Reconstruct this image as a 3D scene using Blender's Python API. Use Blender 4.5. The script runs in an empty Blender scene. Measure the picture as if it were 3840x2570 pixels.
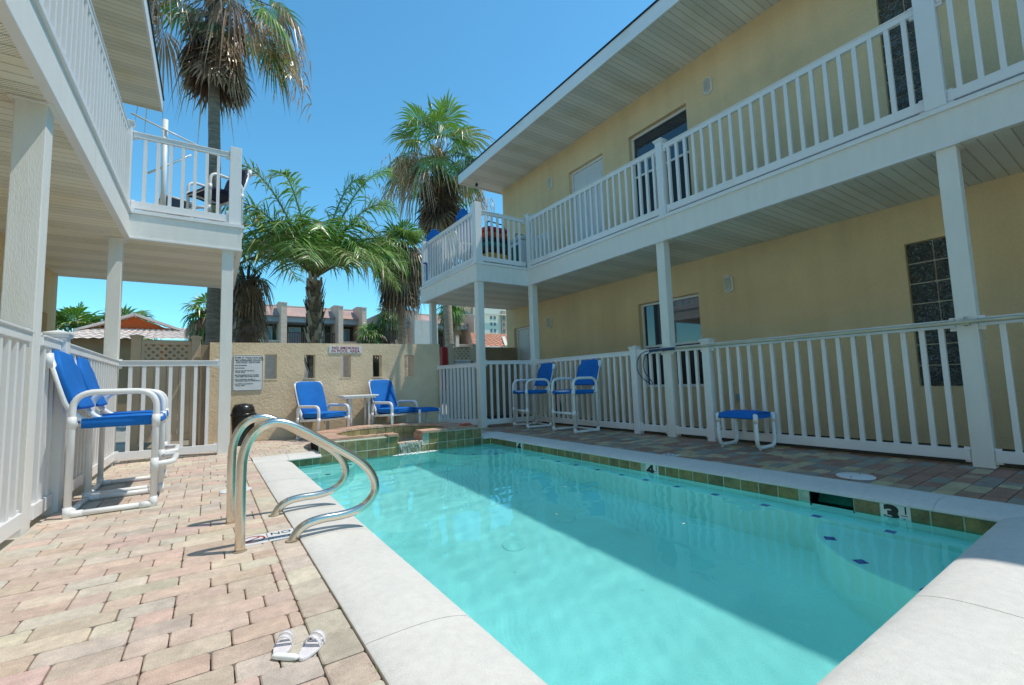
import bpy, bmesh, math, random
from mathutils import Vector, Matrix
from math import sin, cos, pi, radians, sqrt, atan2, hypot
random.seed(7)
RN = random.Random(11)
S = bpy.context.scene
COL = S.collection

# ------------------------------------------------------------------ materials
def new_mat(name):
    m = bpy.data.materials.new(name); m.use_nodes = True
    nt = m.node_tree; nt.nodes.clear()
    out = nt.nodes.new('ShaderNodeOutputMaterial')
    return m, nt, out

def pmat(name, col, rough=.6, metal=0., spec=.5, var=.08, vscale=3., bump=0., bscale=60., attr=False,
         col2=None, c2scale=2., c2lo=.5, c2hi=.7, fine=0., fscale=200., stretch=None, bdist=.01, transl=0., coat=0., streak=0., blotch=0.):
    """principled material: base colour x soft noise variation, optional second colour patches, bump"""
    m, nt, out = new_mat(name)
    N, L = nt.nodes, nt.links
    b = N.new('ShaderNodeBsdfPrincipled')
    b.inputs['Roughness'].default_value = rough
    b.inputs['Metallic'].default_value = metal
    b.inputs['Specular IOR Level'].default_value = spec
    b.inputs['Coat Weight'].default_value = coat
    tc = N.new('ShaderNodeTexCoord')
    vec = tc.outputs['Object']
    if stretch:
        mp = N.new('ShaderNodeMapping'); mp.inputs['Scale'].default_value = stretch
        L.new(vec, mp.inputs['Vector']); vec = mp.outputs['Vector']
    if attr:
        at = N.new('ShaderNodeAttribute'); at.attribute_name = 'Col'
        c = at.outputs['Color']
    else:
        rgb = N.new('ShaderNodeRGB'); rgb.outputs[0].default_value = (*col, 1)
        c = rgb.outputs[0]
    def noise(sc, det=4, v=vec):
        n = N.new('ShaderNodeTexNoise'); n.inputs['Scale'].default_value = sc; n.inputs['Detail'].default_value = det
        L.new(v, n.inputs['Vector']); return n.outputs['Fac']
    def mul(c, fac, lo, hi):
        mr = N.new('ShaderNodeMapRange'); mr.inputs['From Min'].default_value = .3; mr.inputs['From Max'].default_value = .7
        mr.inputs['To Min'].default_value = lo; mr.inputs['To Max'].default_value = hi
        L.new(fac, mr.inputs['Value'])
        mx = N.new('ShaderNodeVectorMath'); mx.operation = 'SCALE'
        L.new(c, mx.inputs[0]); L.new(mr.outputs[0], mx.inputs['Scale'])
        return mx.outputs[0]
    if col2:
        mr = N.new('ShaderNodeMapRange'); mr.inputs['From Min'].default_value = c2lo; mr.inputs['From Max'].default_value = c2hi
        L.new(noise(c2scale, 6), mr.inputs['Value'])
        mx = N.new('ShaderNodeMix'); mx.data_type = 'RGBA'
        L.new(mr.outputs[0], mx.inputs['Factor']); L.new(c, mx.inputs['A']); mx.inputs['B'].default_value = (*col2, 1)
        c = mx.outputs['Result']
    if var: c = mul(c, noise(vscale), 1 - var, 1 + var)
    if streak:
        ms_ = N.new('ShaderNodeMapping'); ms_.inputs['Scale'].default_value = (3.2, 3.2, .28); L.new(tc.outputs['Object'], ms_.inputs['Vector'])
        c = mul(c, noise(1.6, 6, ms_.outputs['Vector']), 1 - streak, 1 + streak * .6)
    if blotch: c = mul(c, noise(28, 6), 1 - blotch, 1 + blotch)
    if fine: c = mul(c, noise(fscale, 2), 1 - fine, 1 + fine)
    L.new(c, b.inputs['Base Color'])
    if bump:
        bp = N.new('ShaderNodeBump'); bp.inputs['Strength'].default_value = bump; bp.inputs['Distance'].default_value = bdist
        L.new(noise(bscale, 5), bp.inputs['Height']); L.new(bp.outputs[0], b.inputs['Normal'])
    sh = b.outputs[0]
    if transl:
        t = N.new('ShaderNodeBsdfTranslucent'); L.new(c, t.inputs['Color'])
        ms = N.new('ShaderNodeMixShader'); ms.inputs[0].default_value = transl
        L.new(sh, ms.inputs[1]); L.new(t.outputs[0], ms.inputs[2]); sh = ms.outputs[0]
    L.new(sh, out.inputs['Surface'])
    return m

M = {}
M['white'] = pmat('white_vinyl', (.80, .80, .80), .38, var=.03, vscale=1.5, col2=(.70, .68, .60), c2scale=2.5, c2lo=.58, c2hi=.8)
M['pvc'] = pmat('white_pvc', (.82, .82, .81), .28, var=.03, vscale=6)
M['whitewood'] = pmat('painted_wood', (.80, .79, .75), .55, var=.03, vscale=3, stretch=(5, 5, 1.0), bump=.25, bscale=40, col2=(.70, .66, .54), c2scale=.9, c2lo=.62, c2hi=.9)
M['soffit'] = None
M['stucco'] = pmat('tan_stucco', (.78, .59, .355), .9, spec=.2, var=.07, vscale=.9, fine=.06, fscale=90, bump=.6, bscale=42, bdist=.008, streak=.05, col2=(.66, .50, .30), c2scale=.8, c2lo=.55, c2hi=.8)
M['stucco_rough'] = pmat('sand_stucco', (.76, .60, .41), .95, spec=.15, var=.09, vscale=2.2, fine=.06, fscale=70, bump=.7, bscale=30, bdist=.012, col2=(.60, .46, .30), c2scale=2.3, c2lo=.58, c2hi=.8)
M['coping'] = pmat('coping_stone', (.68, .66, .625), .7, var=.06, vscale=2, blotch=.05, fine=.09, fscale=260, bump=.4, bscale=150, bdist=.003, col2=(.60, .57, .515), c2scale=5, c2lo=.58, c2hi=.85)
M['paver'] = pmat('paver', (1, 1, 1), .85, spec=.3, var=.13, vscale=9, blotch=.10, fine=.16, fscale=240, bump=.5, bscale=230, bdist=.003, attr=True)
M['joint'] = pmat('joint_sand', (.30, .24, .17), .95, var=.2, vscale=20, bump=.4, bscale=150)
M['porch'] = pmat('pale_porch_floor', (.58, .53, .45), .8, var=.1, vscale=2, fine=.06, bump=.3, bscale=80, bdist=.004)
M['darkfloor'] = pmat('dark_porch_floor', (.05, .042, .033), .95, var=.3, vscale=6, bump=.6, bscale=60, bdist=.02)
M['ground'] = pmat('dry_ground', (.30, .26, .18), .95, var=.2, vscale=.5, bump=.4, bscale=10, col2=(.12, .16, .06), c2scale=.3, c2lo=.45, c2hi=.6)
M['concrete'] = pmat('concrete', (.34, .32, .28), .9, var=.12, vscale=2, fine=.06, bump=.3, bscale=80, bdist=.004)
M['tile'] = pmat('slate_tile', (1, 1, 1), .35, var=.28, vscale=14, fine=.12, fscale=60, attr=True, bump=.3, bscale=40, bdist=.003)
M['grout'] = pmat('pale_grout', (.42, .52, .42), .8, var=.2, vscale=25, bump=.3, bscale=120)
M['plaster'] = pmat('pool_plaster', (.66, .88, .87), .8, spec=.2, var=.07, vscale=1.2, fine=.05, fscale=120, col2=(.54, .76, .75), c2scale=1.7, c2lo=.58, c2hi=.8)
M['blue_tile'] = pmat('blue_tile', (.01, .06, .45), .3, var=.1)
M['steel'] = pmat('brushed_steel', (.72, .66, .56), .22, metal=1., var=.06, vscale=9, fine=.05, fscale=150, bump=.04, bscale=200)
M['blue'] = pmat('blue_fabric', (.006, .15, .52), .75, spec=.3, var=.10, vscale=5, fine=.07, fscale=350, bump=.35, bscale=26, bdist=.008)
M['navy'] = pmat('navy_fabric', (.012, .018, .05), .8, var=.1, bump=.2, bscale=30)
M['black'] = pmat('black_plastic', (.012, .012, .013), .28, var=.1)
M['glass'] = pmat('window_glass', (.012, .02, .035), .03, spec=.9, var=.1, coat=.6)
M['darkglass'] = pmat('dark_screen', (.008, .009, .011), .35, spec=.4)
M['gblock'] = None
M['lampglass'] = pmat('ribbed_lamp_glass', (.62, .60, .55), .2, var=.05, spec=.6)
M['signwhite'] = pmat('sign_white', (.74, .75, .76), .35, var=.03)
M['signblack'] = pmat('sign_black', (.02, .02, .02), .5, var=0)
M['signred'] = pmat('sign_red', (.42, .015, .03), .5, var=0)
M['red'] = pmat('red_paint', (.42, .015, .02), .4, var=.1)
M['brick'] = None
M['shingle'] = pmat('brown_shingle', (.46, .30, .25), .9, var=.12, vscale=.7, fine=.2, fscale=9, bump=.4, bscale=14)
M['greyblue'] = pmat('greyblue_panel', (.30, .37, .42), .7, var=.05)
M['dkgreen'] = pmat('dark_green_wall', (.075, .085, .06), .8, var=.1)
M['palegrey'] = pmat('pale_wall', (.60, .62, .58), .8, var=.04)
M['palegreen'] = pmat('pale_green_wall', (.42, .50, .38), .8, var=.05)
M['curtain'] = pmat('curtained_window', (.22, .34, .42), .15, var=.15, vscale=1.5, stretch=(6, 6, .3))
M['brownrail'] = pmat('brown_rail', (.09, .045, .03), .6)
M['beige'] = pmat('beige_render', (.62, .52, .40), .85, var=.05, vscale=.1)
M['pinkrender'] = pmat('pink_render', (.50, .32, .24), .85, var=.05, vscale=.1)
M['cream'] = pmat('cream_render', (.72, .68, .58), .85, var=.03, vscale=.1)
M['dkwin'] = pmat('tower_window', (.10, .14, .18), .2, var=.2)
M['taupe'] = pmat('taupe_vinyl', (.58, .49, .37), .6, var=.08, vscale=3)
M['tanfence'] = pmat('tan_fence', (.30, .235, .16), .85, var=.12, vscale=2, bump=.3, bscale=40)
M['rooftile'] = pmat('clay_roof_tile', (.72, .60, .53), .8, var=.10, vscale=3, fine=.08, fscale=30, col2=(.60, .46, .39), c2scale=3, c2lo=.6, c2hi=.8)
M['orange'] = pmat('orange_render', (.62, .13, .03), .8, var=.06)
M['tanrender'] = pmat('tan_render', (.30, .21, .12), .85, var=.08)
M['salmontile'] = pmat('salmon_roof_tile', (.66, .33, .21), .85, var=.12, vscale=5)
M['trunk'] = pmat('palm_trunk', (.25, .20, .155), .95, var=.35, vscale=3, stretch=(1.2, 1.2, 9), bump=1., bscale=9, bdist=.04, fine=.15, fscale=40)
M['trunkpale'] = pmat('pale_palm_trunk', (.42, .33, .24), .95, var=.3, vscale=3, stretch=(1.2, 1.2, 8), bump=1., bscale=8, bdist=.04, fine=.15, fscale=40)
M['leaf'] = pmat('palm_leaf', (1, 1, 1), .33, spec=.7, var=.22, vscale=1.3, fine=.10, fscale=14, attr=True, transl=.28)
M['boot'] = pmat('palm_boot', (1, 1, 1), .9, var=.3, vscale=5, attr=True)
M['toy'] = pmat('coral_plastic', (.62, .12, .06), .45, var=.2, vscale=30)
M['yellow'] = pmat('yellow_fabric', (.62, .30, .02), .8, var=.1)
M['teal'] = pmat('teal_fabric', (.01, .16, .13), .8, var=.1)
M['orangefab'] = pmat('orange_fabric', (.60, .09, .02), .8, var=.1)
M['appl'] = pmat('white_enamel', (.72, .73, .74), .25, var=.02)
M['hose'] = pmat('blue_hose', (.02, .05, .12), .35, var=.1)
M['polealu'] = pmat('weathered_pole', (.55, .52, .38), .45, metal=.3, var=.12, vscale=6)
M['beanbag'] = pmat('slate_blue_cushion', (.08, .13, .20), .8, var=.1)
M['foam'] = pmat('white_foam', (.85, .86, .84), .6, var=.05)
M['translucent'] = pmat('clear_white_plastic', (.78, .74, .77), .2, var=.08, vscale=40)
M['weed'] = pmat('weed_green', (.10, .22, .03), .7, var=.2)
M['petal'] = pmat('pale_petal', (.85, .82, .55), .6, var=.1)
M['doorwhite'] = pmat('white_door', (.68, .70, .72), .4, var=.03)

def soffit_mat(name, axis, base, alt, period=.30):
    """vinyl soffit: three-groove panels across `axis`, every second panel perforated"""
    m, nt, out = new_mat(name); N, L = nt.nodes, nt.links
    b = N.new('ShaderNodeBsdfPrincipled'); b.inputs['Roughness'].default_value = .5
    tc = N.new('ShaderNodeTexCoord'); sp = N.new('ShaderNodeSeparateXYZ'); L.new(tc.outputs['Object'], sp.inputs[0])
    def math(op, a, bb=None, c=None):
        n = N.new('ShaderNodeMath'); n.operation = op
        for i, v in enumerate((a, bb, c)):
            if v is None: continue
            if isinstance(v, (int, float)): n.inputs[i].default_value = v
            else: L.new(v, n.inputs[i])
        return n.outputs[0]
    u = sp.outputs[axis]
    g = math('PINGPONG', u, period / 6)            # groove lines every period/3
    groove = math('LESS_THAN', g, .004)
    ph = math('FRACT', math('DIVIDE', u, period * 2))
    perf = math('GREATER_THAN', ph, .5)
    # holes
    k = 2 * pi / .022
    hx = math('SINE', math('MULTIPLY', sp.outputs[0], k)); hy = math('SINE', math('MULTIPLY', sp.outputs[1], k))
    hole = math('GREATER_THAN', math('MULTIPLY', hx, hy), .55)
    hole = math('MULTIPLY', hole, perf)
    dark = math('MAXIMUM', math('MULTIPLY', groove, .45), math('MULTIPLY', hole, .75))
    n = N.new('ShaderNodeTexNoise'); n.inputs['Scale'].default_value = 1.4; n.inputs['Detail'].default_value = 5
    L.new(tc.outputs['Object'], n.inputs['Vector'])
    mr = N.new('ShaderNodeMapRange'); mr.inputs['From Min'].default_value = .5; mr.inputs['From Max'].default_value = .75
    L.new(n.outputs['Fac'], mr.inputs['Value'])
    mx = N.new('ShaderNodeMix'); mx.data_type = 'RGBA'; mx.inputs['A'].default_value = (*base, 1); mx.inputs['B'].default_value = (*alt, 1)
    L.new(mr.outputs[0], mx.inputs['Factor'])
    sc = N.new('ShaderNodeVectorMath'); sc.operation = 'SCALE'
    L.new(mx.outputs['Result'], sc.inputs[0]); L.new(math('SUBTRACT', 1., dark), sc.inputs['Scale'])
    L.new(sc.outputs[0], b.inputs['Base Color'])
    bp = N.new('ShaderNodeBump'); bp.inputs['Distance'].default_value = .006; bp.inputs['Strength'].default_value = .6
    L.new(math('MINIMUM', g, .012), bp.inputs['Height']); bp.inputs['Distance'].default_value = .6
    L.new(bp.outputs[0], b.inputs['Normal'])
    L.new(b.outputs[0], out.inputs['Surface'])
    return m
M['soffit'] = soffit_mat('vinyl_soffit', 1, (.83, .79, .67), (.76, .68, .47))
M['soffit_grey'] = soffit_mat('vinyl_soffit_clean', 1, (.76, .76, .72), (.68, .66, .56))

def brick_mat():
    m, nt, out = new_mat('red_brown_brick'); N, L = nt.nodes, nt.links
    b = N.new('ShaderNodeBsdfPrincipled'); b.inputs['Roughness'].default_value = .9
    tc = N.new('ShaderNodeTexCoord'); sp = N.new('ShaderNodeSeparateXYZ'); L.new(tc.outputs['Object'], sp.inputs[0])
    ad = N.new('ShaderNodeMath'); ad.operation = 'ADD'; L.new(sp.outputs[0], ad.inputs[0]); L.new(sp.outputs[1], ad.inputs[1])
    cb = N.new('ShaderNodeCombineXYZ'); L.new(ad.outputs[0], cb.inputs[0]); L.new(sp.outputs[2], cb.inputs[1])
    br = N.new('ShaderNodeTexBrick'); br.inputs['Scale'].default_value = 1
    br.inputs['Color1'].default_value = (.70, .46, .32, 1); br.inputs['Color2'].default_value = (.58, .36, .25, 1); br.inputs['Mortar'].default_value = (.66, .60, .52, 1)
    br.inputs['Brick Width'].default_value = .24; br.inputs['Row Height'].default_value = .085; br.inputs['Mortar Size'].default_value = .012
    L.new(cb.outputs[0], br.inputs['Vector']); L.new(br.outputs['Color'], b.inputs['Base Color'])
    L.new(b.outputs[0], out.inputs['Surface']); return m
M['brick'] = brick_mat()

def gblock_mat():
    m, nt, out = new_mat('glass_block'); N, L = nt.nodes, nt.links
    b = N.new('ShaderNodeBsdfPrincipled'); b.inputs['Roughness'].default_value = .06; b.inputs['Base Color'].default_value = (.035, .05, .055, 1)
    b.inputs['Specular IOR Level'].default_value = .9; b.inputs['Coat Weight'].default_value = .7
    tc = N.new('ShaderNodeTexCoord'); n = N.new('ShaderNodeTexNoise'); n.inputs['Scale'].default_value = 16; n.inputs['Detail'].default_value = 1.5
    n.inputs['Distortion'].default_value = 2.2
    L.new(tc.outputs['Object'], n.inputs['Vector'])
    bp = N.new('ShaderNodeBump'); bp.inputs['Strength'].default_value = 1; bp.inputs['Distance'].default_value = .05
    L.new(n.outputs['Fac'], bp.inputs['Height']); L.new(bp.outputs[0], b.inputs['Normal']); L.new(bp.outputs[0], b.inputs['Coat Normal'])
    L.new(b.outputs[0], out.inputs['Surface']); return m
M['gblock'] = gblock_mat()

def water_mat(name, tint, bscale, strength):
    m, nt, out = new_mat(name); N, L = nt.nodes, nt.links
    tc = N.new('ShaderNodeTexCoord')
    mp = N.new('ShaderNodeMapping'); mp.inputs['Scale'].default_value = (1, .75, 1); L.new(tc.outputs['Object'], mp.inputs['Vector'])
    n = N.new('ShaderNodeTexNoise'); n.inputs['Scale'].default_value = bscale; n.inputs['Detail'].default_value = 3; n.inputs['Distortion'].default_value = .6
    L.new(mp.outputs[0], n.inputs['Vector'])
    bp = N.new('ShaderNodeBump'); bp.inputs['Strength'].default_value = strength; bp.inputs['Distance'].default_value = .02
    L.new(n.outputs['Fac'], bp.inputs['Height'])
    fr = N.new('ShaderNodeFresnel'); fr.inputs['IOR'].default_value = 1.33; L.new(bp.outputs[0], fr.inputs['Normal'])
    if name == 'pool_water':
        g_ = N.new('ShaderNodeBsdfGlass'); g_.inputs['IOR'].default_value = 1.33; g_.inputs['Roughness'].default_value = 0; g_.inputs['Color'].default_value = (*tint, 1)
        L.new(g_.outputs[0], out.inputs['Surface']); return m
    gl = N.new('ShaderNodeBsdfGlossy'); gl.inputs['Roughness'].default_value = .015; L.new(bp.outputs[0], gl.inputs['Normal'])
    tr = N.new('ShaderNodeBsdfTransparent'); tr.inputs['Color'].default_value = (*tint, 1)
    mx = N.new('ShaderNodeMixShader'); L.new(fr.outputs[0], mx.inputs[0]); L.new(tr.outputs[0], mx.inputs[1]); L.new(gl.outputs[0], mx.inputs[2])
    L.new(mx.outputs[0], out.inputs['Surface']); return m
M['water'] = water_mat('pool_water', (.655, .985, .985), 6.5, .30)
M['water_spa'] = water_mat('spa_water', (.70, .97, .96), 14, .5)
def stream_mat():
    m, nt, out = new_mat('falling_water'); N, L = nt.nodes, nt.links
    b = N.new('ShaderNodeBsdfPrincipled'); b.inputs['Base Color'].default_value = (.8, .9, .9, 1); b.inputs['Roughness'].default_value = .1
    tr = N.new('ShaderNodeBsdfTransparent'); tc = N.new('ShaderNodeTexCoord')
    mp = N.new('ShaderNodeMapping'); mp.inputs['Scale'].default_value = (14, 14, 5); L.new(tc.outputs['Object'], mp.inputs[0])
    n = N.new('ShaderNodeTexNoise'); n.inputs['Scale'].default_value = 3; L.new(mp.outputs[0], n.inputs['Vector'])
    mr = N.new('ShaderNodeMapRange'); mr.inputs['From Min'].default_value = .45; mr.inputs['From Max'].default_value = .6; mr.inputs['To Min'].default_value = .05; mr.inputs['To Max'].default_value = .42
    L.new(n.outputs['Fac'], mr.inputs[0])
    mx = N.new('ShaderNodeMixShader'); L.new(mr.outputs[0], mx.inputs[0]); L.new(tr.outputs[0], mx.inputs[1]); L.new(b.outputs[0], mx.inputs[2])
    L.new(mx.outputs[0], out.inputs['Surface']); return m
M['stream'] = stream_mat()

# ------------------------------------------------------------------ object helpers
def tag(o, label=None, cat=None, group=None, kind=None):
    if label: o['label'] = label
    if cat: o['category'] = cat
    if group: o['group'] = group
    if kind: o['kind'] = kind
    return o

def thing(name, label, cat, loc=(0, 0, 0), rz=0., group=None):
    o = bpy.data.objects.new(name, None); COL.objects.link(o)
    o.empty_display_size = .1
    o.location = loc; o.rotation_euler = (0, 0, rz)
    return tag(o, label, cat, group)

class MB:
    def __init__(s): s.v = []; s.f = []; s.c = []; s.sm = []
    def add(s, vs, fs, col=(1, 1, 1), smooth=False):
        n = len(s.v); s.v += [tuple(p) for p in vs]
        for f in fs: s.f.append([n + i for i in f]); s.c.append(col); s.sm.append(smooth)
        return s
    def box(s, x0, x1, y0, y1, z0, z1, col=(1, 1, 1)):
        return s.add([(x, y, z) for z in (z0, z1) for y in (y0, y1) for x in (x0, x1)],
              [(0, 2, 3, 1), (4, 5, 7, 6), (0, 1, 5, 4), (2, 6, 7, 3), (0, 4, 6, 2), (1, 3, 7, 5)], col)
    def obox(s, c, size, rot=(0, 0, 0), col=(1, 1, 1)):
        from mathutils import Euler
        R_ = Euler(rot).to_matrix(); c = Vector(c); a = Vector(size) / 2
        vs = [c + R_ @ Vector((x * a.x, y * a.y, z * a.z)) for z in (-1, 1) for y in (-1, 1) for x in (-1, 1)]
        return s.add(vs, [(0, 2, 3, 1), (4, 5, 7, 6), (0, 1, 5, 4), (2, 6, 7, 3), (0, 4, 6, 2), (1, 3, 7, 5)], col)
    def bar(s, a, b, w, t, up=(0, 0, 1), col=(1, 1, 1)):
        a, b = Vector(a), Vector(b); d = (b - a).normalized(); u = Vector(up)
        sd = d.cross(u).normalized(); u = sd.cross(d).normalized()
        vs = [p + sd * (i * w / 2) + u * (j * t / 2) for p in (a, b) for j in (-1, 1) for i in (-1, 1)]
        return s.add(vs, [(0, 1, 3, 2), (4, 6, 7, 5), (0, 4, 5, 1), (2, 3, 7, 6), (0, 2, 6, 4), (1, 5, 7, 3)], col)
    def tube(s, pts, r, n=10, caps=True, col=(1, 1, 1), rads=None, smooth=True):
        pts = [Vector(p) for p in pts]; k = len(pts); rings = []
        t = (pts[1] - pts[0]).normalized()
        ref = Vector((0, 0, 1)) if abs(t.z) < .9 else Vector((1, 0, 0))
        u = (ref - t * ref.dot(t)).normalized()
        vs = []
        for i, p in enumerate(pts):
            if i == 0: tt = (pts[1] - pts[0]).normalized()
            elif i == k - 1: tt = (pts[-1] - pts[-2]).normalized()
            else: tt = ((pts[i + 1] - p).normalized() + (p - pts[i - 1]).normalized()).normalized()
            u = (u - tt * u.dot(tt)).normalized(); w = tt.cross(u)
            rr = rads[i] if rads else r
            vs += [p + (u * cos(a) + w * sin(a)) * rr for a in [2 * pi * j / n for j in range(n)]]
        fs = [(i * n + j, i * n + (j + 1) % n, (i + 1) * n + (j + 1) % n, (i + 1) * n + j) for i in range(k - 1) for j in range(n)]
        s.add(vs, fs, col, smooth)
        if caps:
            base = len(s.v) - k * n
            s.f.append([base + j for j in reversed(range(n))]); s.c.append(col); s.sm.append(False)
            s.f.append([base + (k - 1) * n + j for j in range(n)]); s.c.append(col); s.sm.append(False)
        return s
    def lathe(s, prof, c=(0, 0, 0), n=24, col=(1, 1, 1), sx=1., sy=1., smooth=True):
        c = Vector(c); vs = []
        for r, z in prof:
            vs += [c + Vector((r * cos(2 * pi * j / n) * sx, r * sin(2 * pi * j / n) * sy, z)) for j in range(n)]
        fs = [(i * n + j, i * n + (j + 1) % n, (i + 1) * n + (j + 1) % n, (i + 1) * n + j) for i in range(len(prof) - 1) for j in range(n)]
        s.add(vs, fs, col, smooth); b = len(s.v) - len(prof) * n
        s.f.append([b + j for j in reversed(range(n))]); s.c.append(col); s.sm.append(False)
        s.f.append([b + (len(prof) - 1) * n + j for j in range(n)]); s.c.append(col); s.sm.append(False)
        return s
    def prism(s, poly, a, b, axis='z', col=(1, 1, 1), smooth=False):
        """polygon (2d) extruded from a to b along axis; 2d coords are the remaining axes in xyz order"""
        def P(q, t):
            return {'z': (q[0], q[1], t), 'y': (q[0], t, q[1]), 'x': (t, q[0], q[1])}[axis]
        n = len(poly)
        s.add([P(q, a) for q in poly] + [P(q, b) for q in poly], [(i, (i + 1) % n, n + (i + 1) % n, n + i) for i in range(n)], col, smooth)
        k = len(s.v) - 2 * n
        s.f.append([k + i for i in reversed(range(n))]); s.f.append([k + n + i for i in range(n)])
        s.c += [col, col]; s.sm += [False, False]
        return s
    def ell(s, c, r, n=16, m=10, col=(1, 1, 1), squ=1.):
        c = Vector(c); vs = []
        def e(v): return math.copysign(abs(v) ** squ, v)
        for i in range(m + 1):
            ph = -pi / 2 + pi * i / m
            for j in range(n):
                th = 2 * pi * j / n
                vs.append(c + Vector((r[0] * e(cos(ph)) * e(cos(th)), r[1] * e(cos(ph)) * e(sin(th)), r[2] * e(sin(ph)))))
        return s.add(vs, [(i * n + j, i * n + (j + 1) % n, (i + 1) * n + (j + 1) % n, (i + 1) * n + j) for i in range(m) for j in range(n)], col, True)
    def xf(s, mat):
        s.v = [tuple(mat @ Vector(p)) for p in s.v]; return s
    def mesh(s, name, mat):
        me = bpy.data.meshes.new(name); me.from_pydata(s.v, [], s.f); me.update()
        if any(s.sm): me.polygons.foreach_set('use_smooth', s.sm)
        if any(c != (1, 1, 1) for c in s.c):
            at = me.color_attributes.new('Col', 'FLOAT_COLOR', 'CORNER'); buf = []
            for f, c in zip(s.f, s.c): buf += [c[0], c[1], c[2], 1.] * len(f)
            at.data.foreach_set('color', buf)
        bm = bmesh.new(); bm.from_mesh(me); bmesh.ops.recalc_face_normals(bm, faces=bm.faces); bm.to_mesh(me); bm.free()
        me.materials.append(M[mat] if isinstance(mat, str) else mat)
        return me
    def build(s, name, mat, parent=None, local=False, bevel=0.):
        return link(name, s.mesh(name, mat), parent, local, bevel)

def link(name, me, parent=None, local=False, bevel=0.):
    """parts given in world coordinates unless local=True (then they are in the parent's own frame)"""
    o = bpy.data.objects.new(name, me); COL.objects.link(o)
    if parent:
        o.parent = parent
        if not local and parent.type == 'EMPTY':
            o.matrix_parent_inverse = Matrix.Translation(-Vector(parent.location))
    if bevel:
        b = o.modifiers.new('edge', 'BEVEL'); b.width = bevel; b.segments = 2; b.limit_method = 'ANGLE'; b.angle_limit = radians(50)
    return o

def copy_tree(o, parent=None):
    c = o.copy(); COL.objects.link(c)
    if parent: c.parent = parent; c.matrix_parent_inverse = o.matrix_parent_inverse.copy()
    for ch in list(o.children): copy_tree(ch, c)
    return c

def fillet(pts, r, n=6):
    pts = [Vector(p) for p in pts]; out = [pts[0]]
    for i in range(1, len(pts) - 1):
        a, b, c = pts[i - 1], pts[i], pts[i + 1]
        d1, d2 = (a - b), (c - b); rr = min(r, d1.length * .49, d2.length * .49)
        p, q = b + d1.normalized() * rr, b + d2.normalized() * rr
        for k in range(n + 1):
            t = k / n; out.append(p * (1 - t) ** 2 + b * 2 * t * (1 - t) + q * t * t)
    out.append(pts[-1]); return out

def smooth_path(pts, sub=4):
    P = [Vector(p) for p in pts]; out = []
    for i in range(len(P) - 1):
        a, b, c, d = P[max(i - 1, 0)], P[i], P[i + 1], P[min(i + 2, len(P) - 1)]
        for k in range(sub):
            t = k / sub
            out.append(.5 * ((2 * b) + (c - a) * t + (2 * a - 5 * b + 4 * c - d) * t * t + (3 * b - a - 3 * c + d) * t ** 3))
    out.append(P[-1]); return out

def text_mesh(body, size, mat, parent, origin, u, v, name='lettering', ext=.001, align='LEFT', sx=1., bold=0.):
    """text as mesh lying in the plane origin + u,v (unit vectors)"""
    cu = bpy.data.curves.new('txt', 'FONT'); cu.body = body; cu.size = size; cu.extrude = ext; cu.align_x = align; cu.offset = size * bold
    tmp = bpy.data.objects.new('tmp_text', cu); COL.objects.link(tmp)
    dg = bpy.context.evaluated_depsgraph_get(); dg.update()
    me = bpy.data.meshes.new_from_object(tmp.evaluated_get(dg))
    bpy.data.objects.remove(tmp); bpy.data.curves.remove(cu)
    u, v = Vector(u), Vector(v); w = u.cross(v); o = Vector(origin)
    for p in me.vertices:
        q = p.co.copy(); p.co = o + u * q.x * sx + v * q.y + w * q.z
    me.name = name; me.materials.clear(); me.materials.append(M[mat])
    return link(name, me, parent)

def struct(o): return tag(o, kind='structure')

# ------------------------------------------------------------------ key dimensions (metres)
XR, XL = 5.42, -.95          # balcony / fence lines right and left
WR, WL = 6.87, -2.12         # building wall planes
ZD0, ZD1 = 2.82, 3.20        # balcony soffit / deck top
ZF, ZRAIL = 1.265, 4.25      # ground fence top, balcony rail top
ZROOF = 6.33
YE = 10.15                   # far end of decks
WZ = -.118                   # pool water
PX0, PX1, PY0, PY1 = .80, 3.76, .63, 6.28

# ------------------------------------------------------------------ ground sheets
def sheet_with_holes(mb, xs, ys, holes, z):
    xs = sorted(set(xs + [h[0] for h in holes] + [h[1] for h in holes])); ys = sorted(set(ys + [h[2] for h in holes] + [h[3] for h in holes]))
    for i in range(len(xs) - 1):
        for j in range(len(ys) - 1):
            cx, cy = (xs[i] + xs[i + 1]) / 2, (ys[j] + ys[j + 1]) / 2
            if any(h[0] < cx < h[1] and h[2] < cy < h[3] for h in holes): continue
            mb.add([(xs[i], ys[j], z), (xs[i + 1], ys[j], z), (xs[i + 1], ys[j + 1], z), (xs[i], ys[j + 1], z)], [(0, 1, 2, 3)])
hole = [(.6, 3.95, .4, 6.42), (1.5, 3.3, 6.42, 7.8)]
g = MB(); sheet_with_holes(g, [-400, -30, 30, 500], [-300, -20, 30, 700], hole, -.032)
struct(g.build('ground', 'ground'))
g = MB(); sheet_with_holes(g, [-2.1, 6.85], [-7, 10.4], hole, -.024)
struct(g.build('joint_sand', 'joint'))
g = MB()
g.add([(5.57, -7, -.012), (6.868, -7, -.012), (6.868, 10.3, -.012), (5.57, 10.3, -.012)], [(0, 1, 2, 3)])
struct(g.build('dark_porch_strip', 'darkfloor'))  # right porch floor: one near-black brown over the whole strip
g = MB(); g.add([(-2.118, -7, -.012), (-.945, -7, -.012), (-.945, 10.3, -.012), (-2.118, 10.3, -.012)], [(0, 1, 2, 3)])
struct(g.build('porch_floor', 'porch'))

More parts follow.
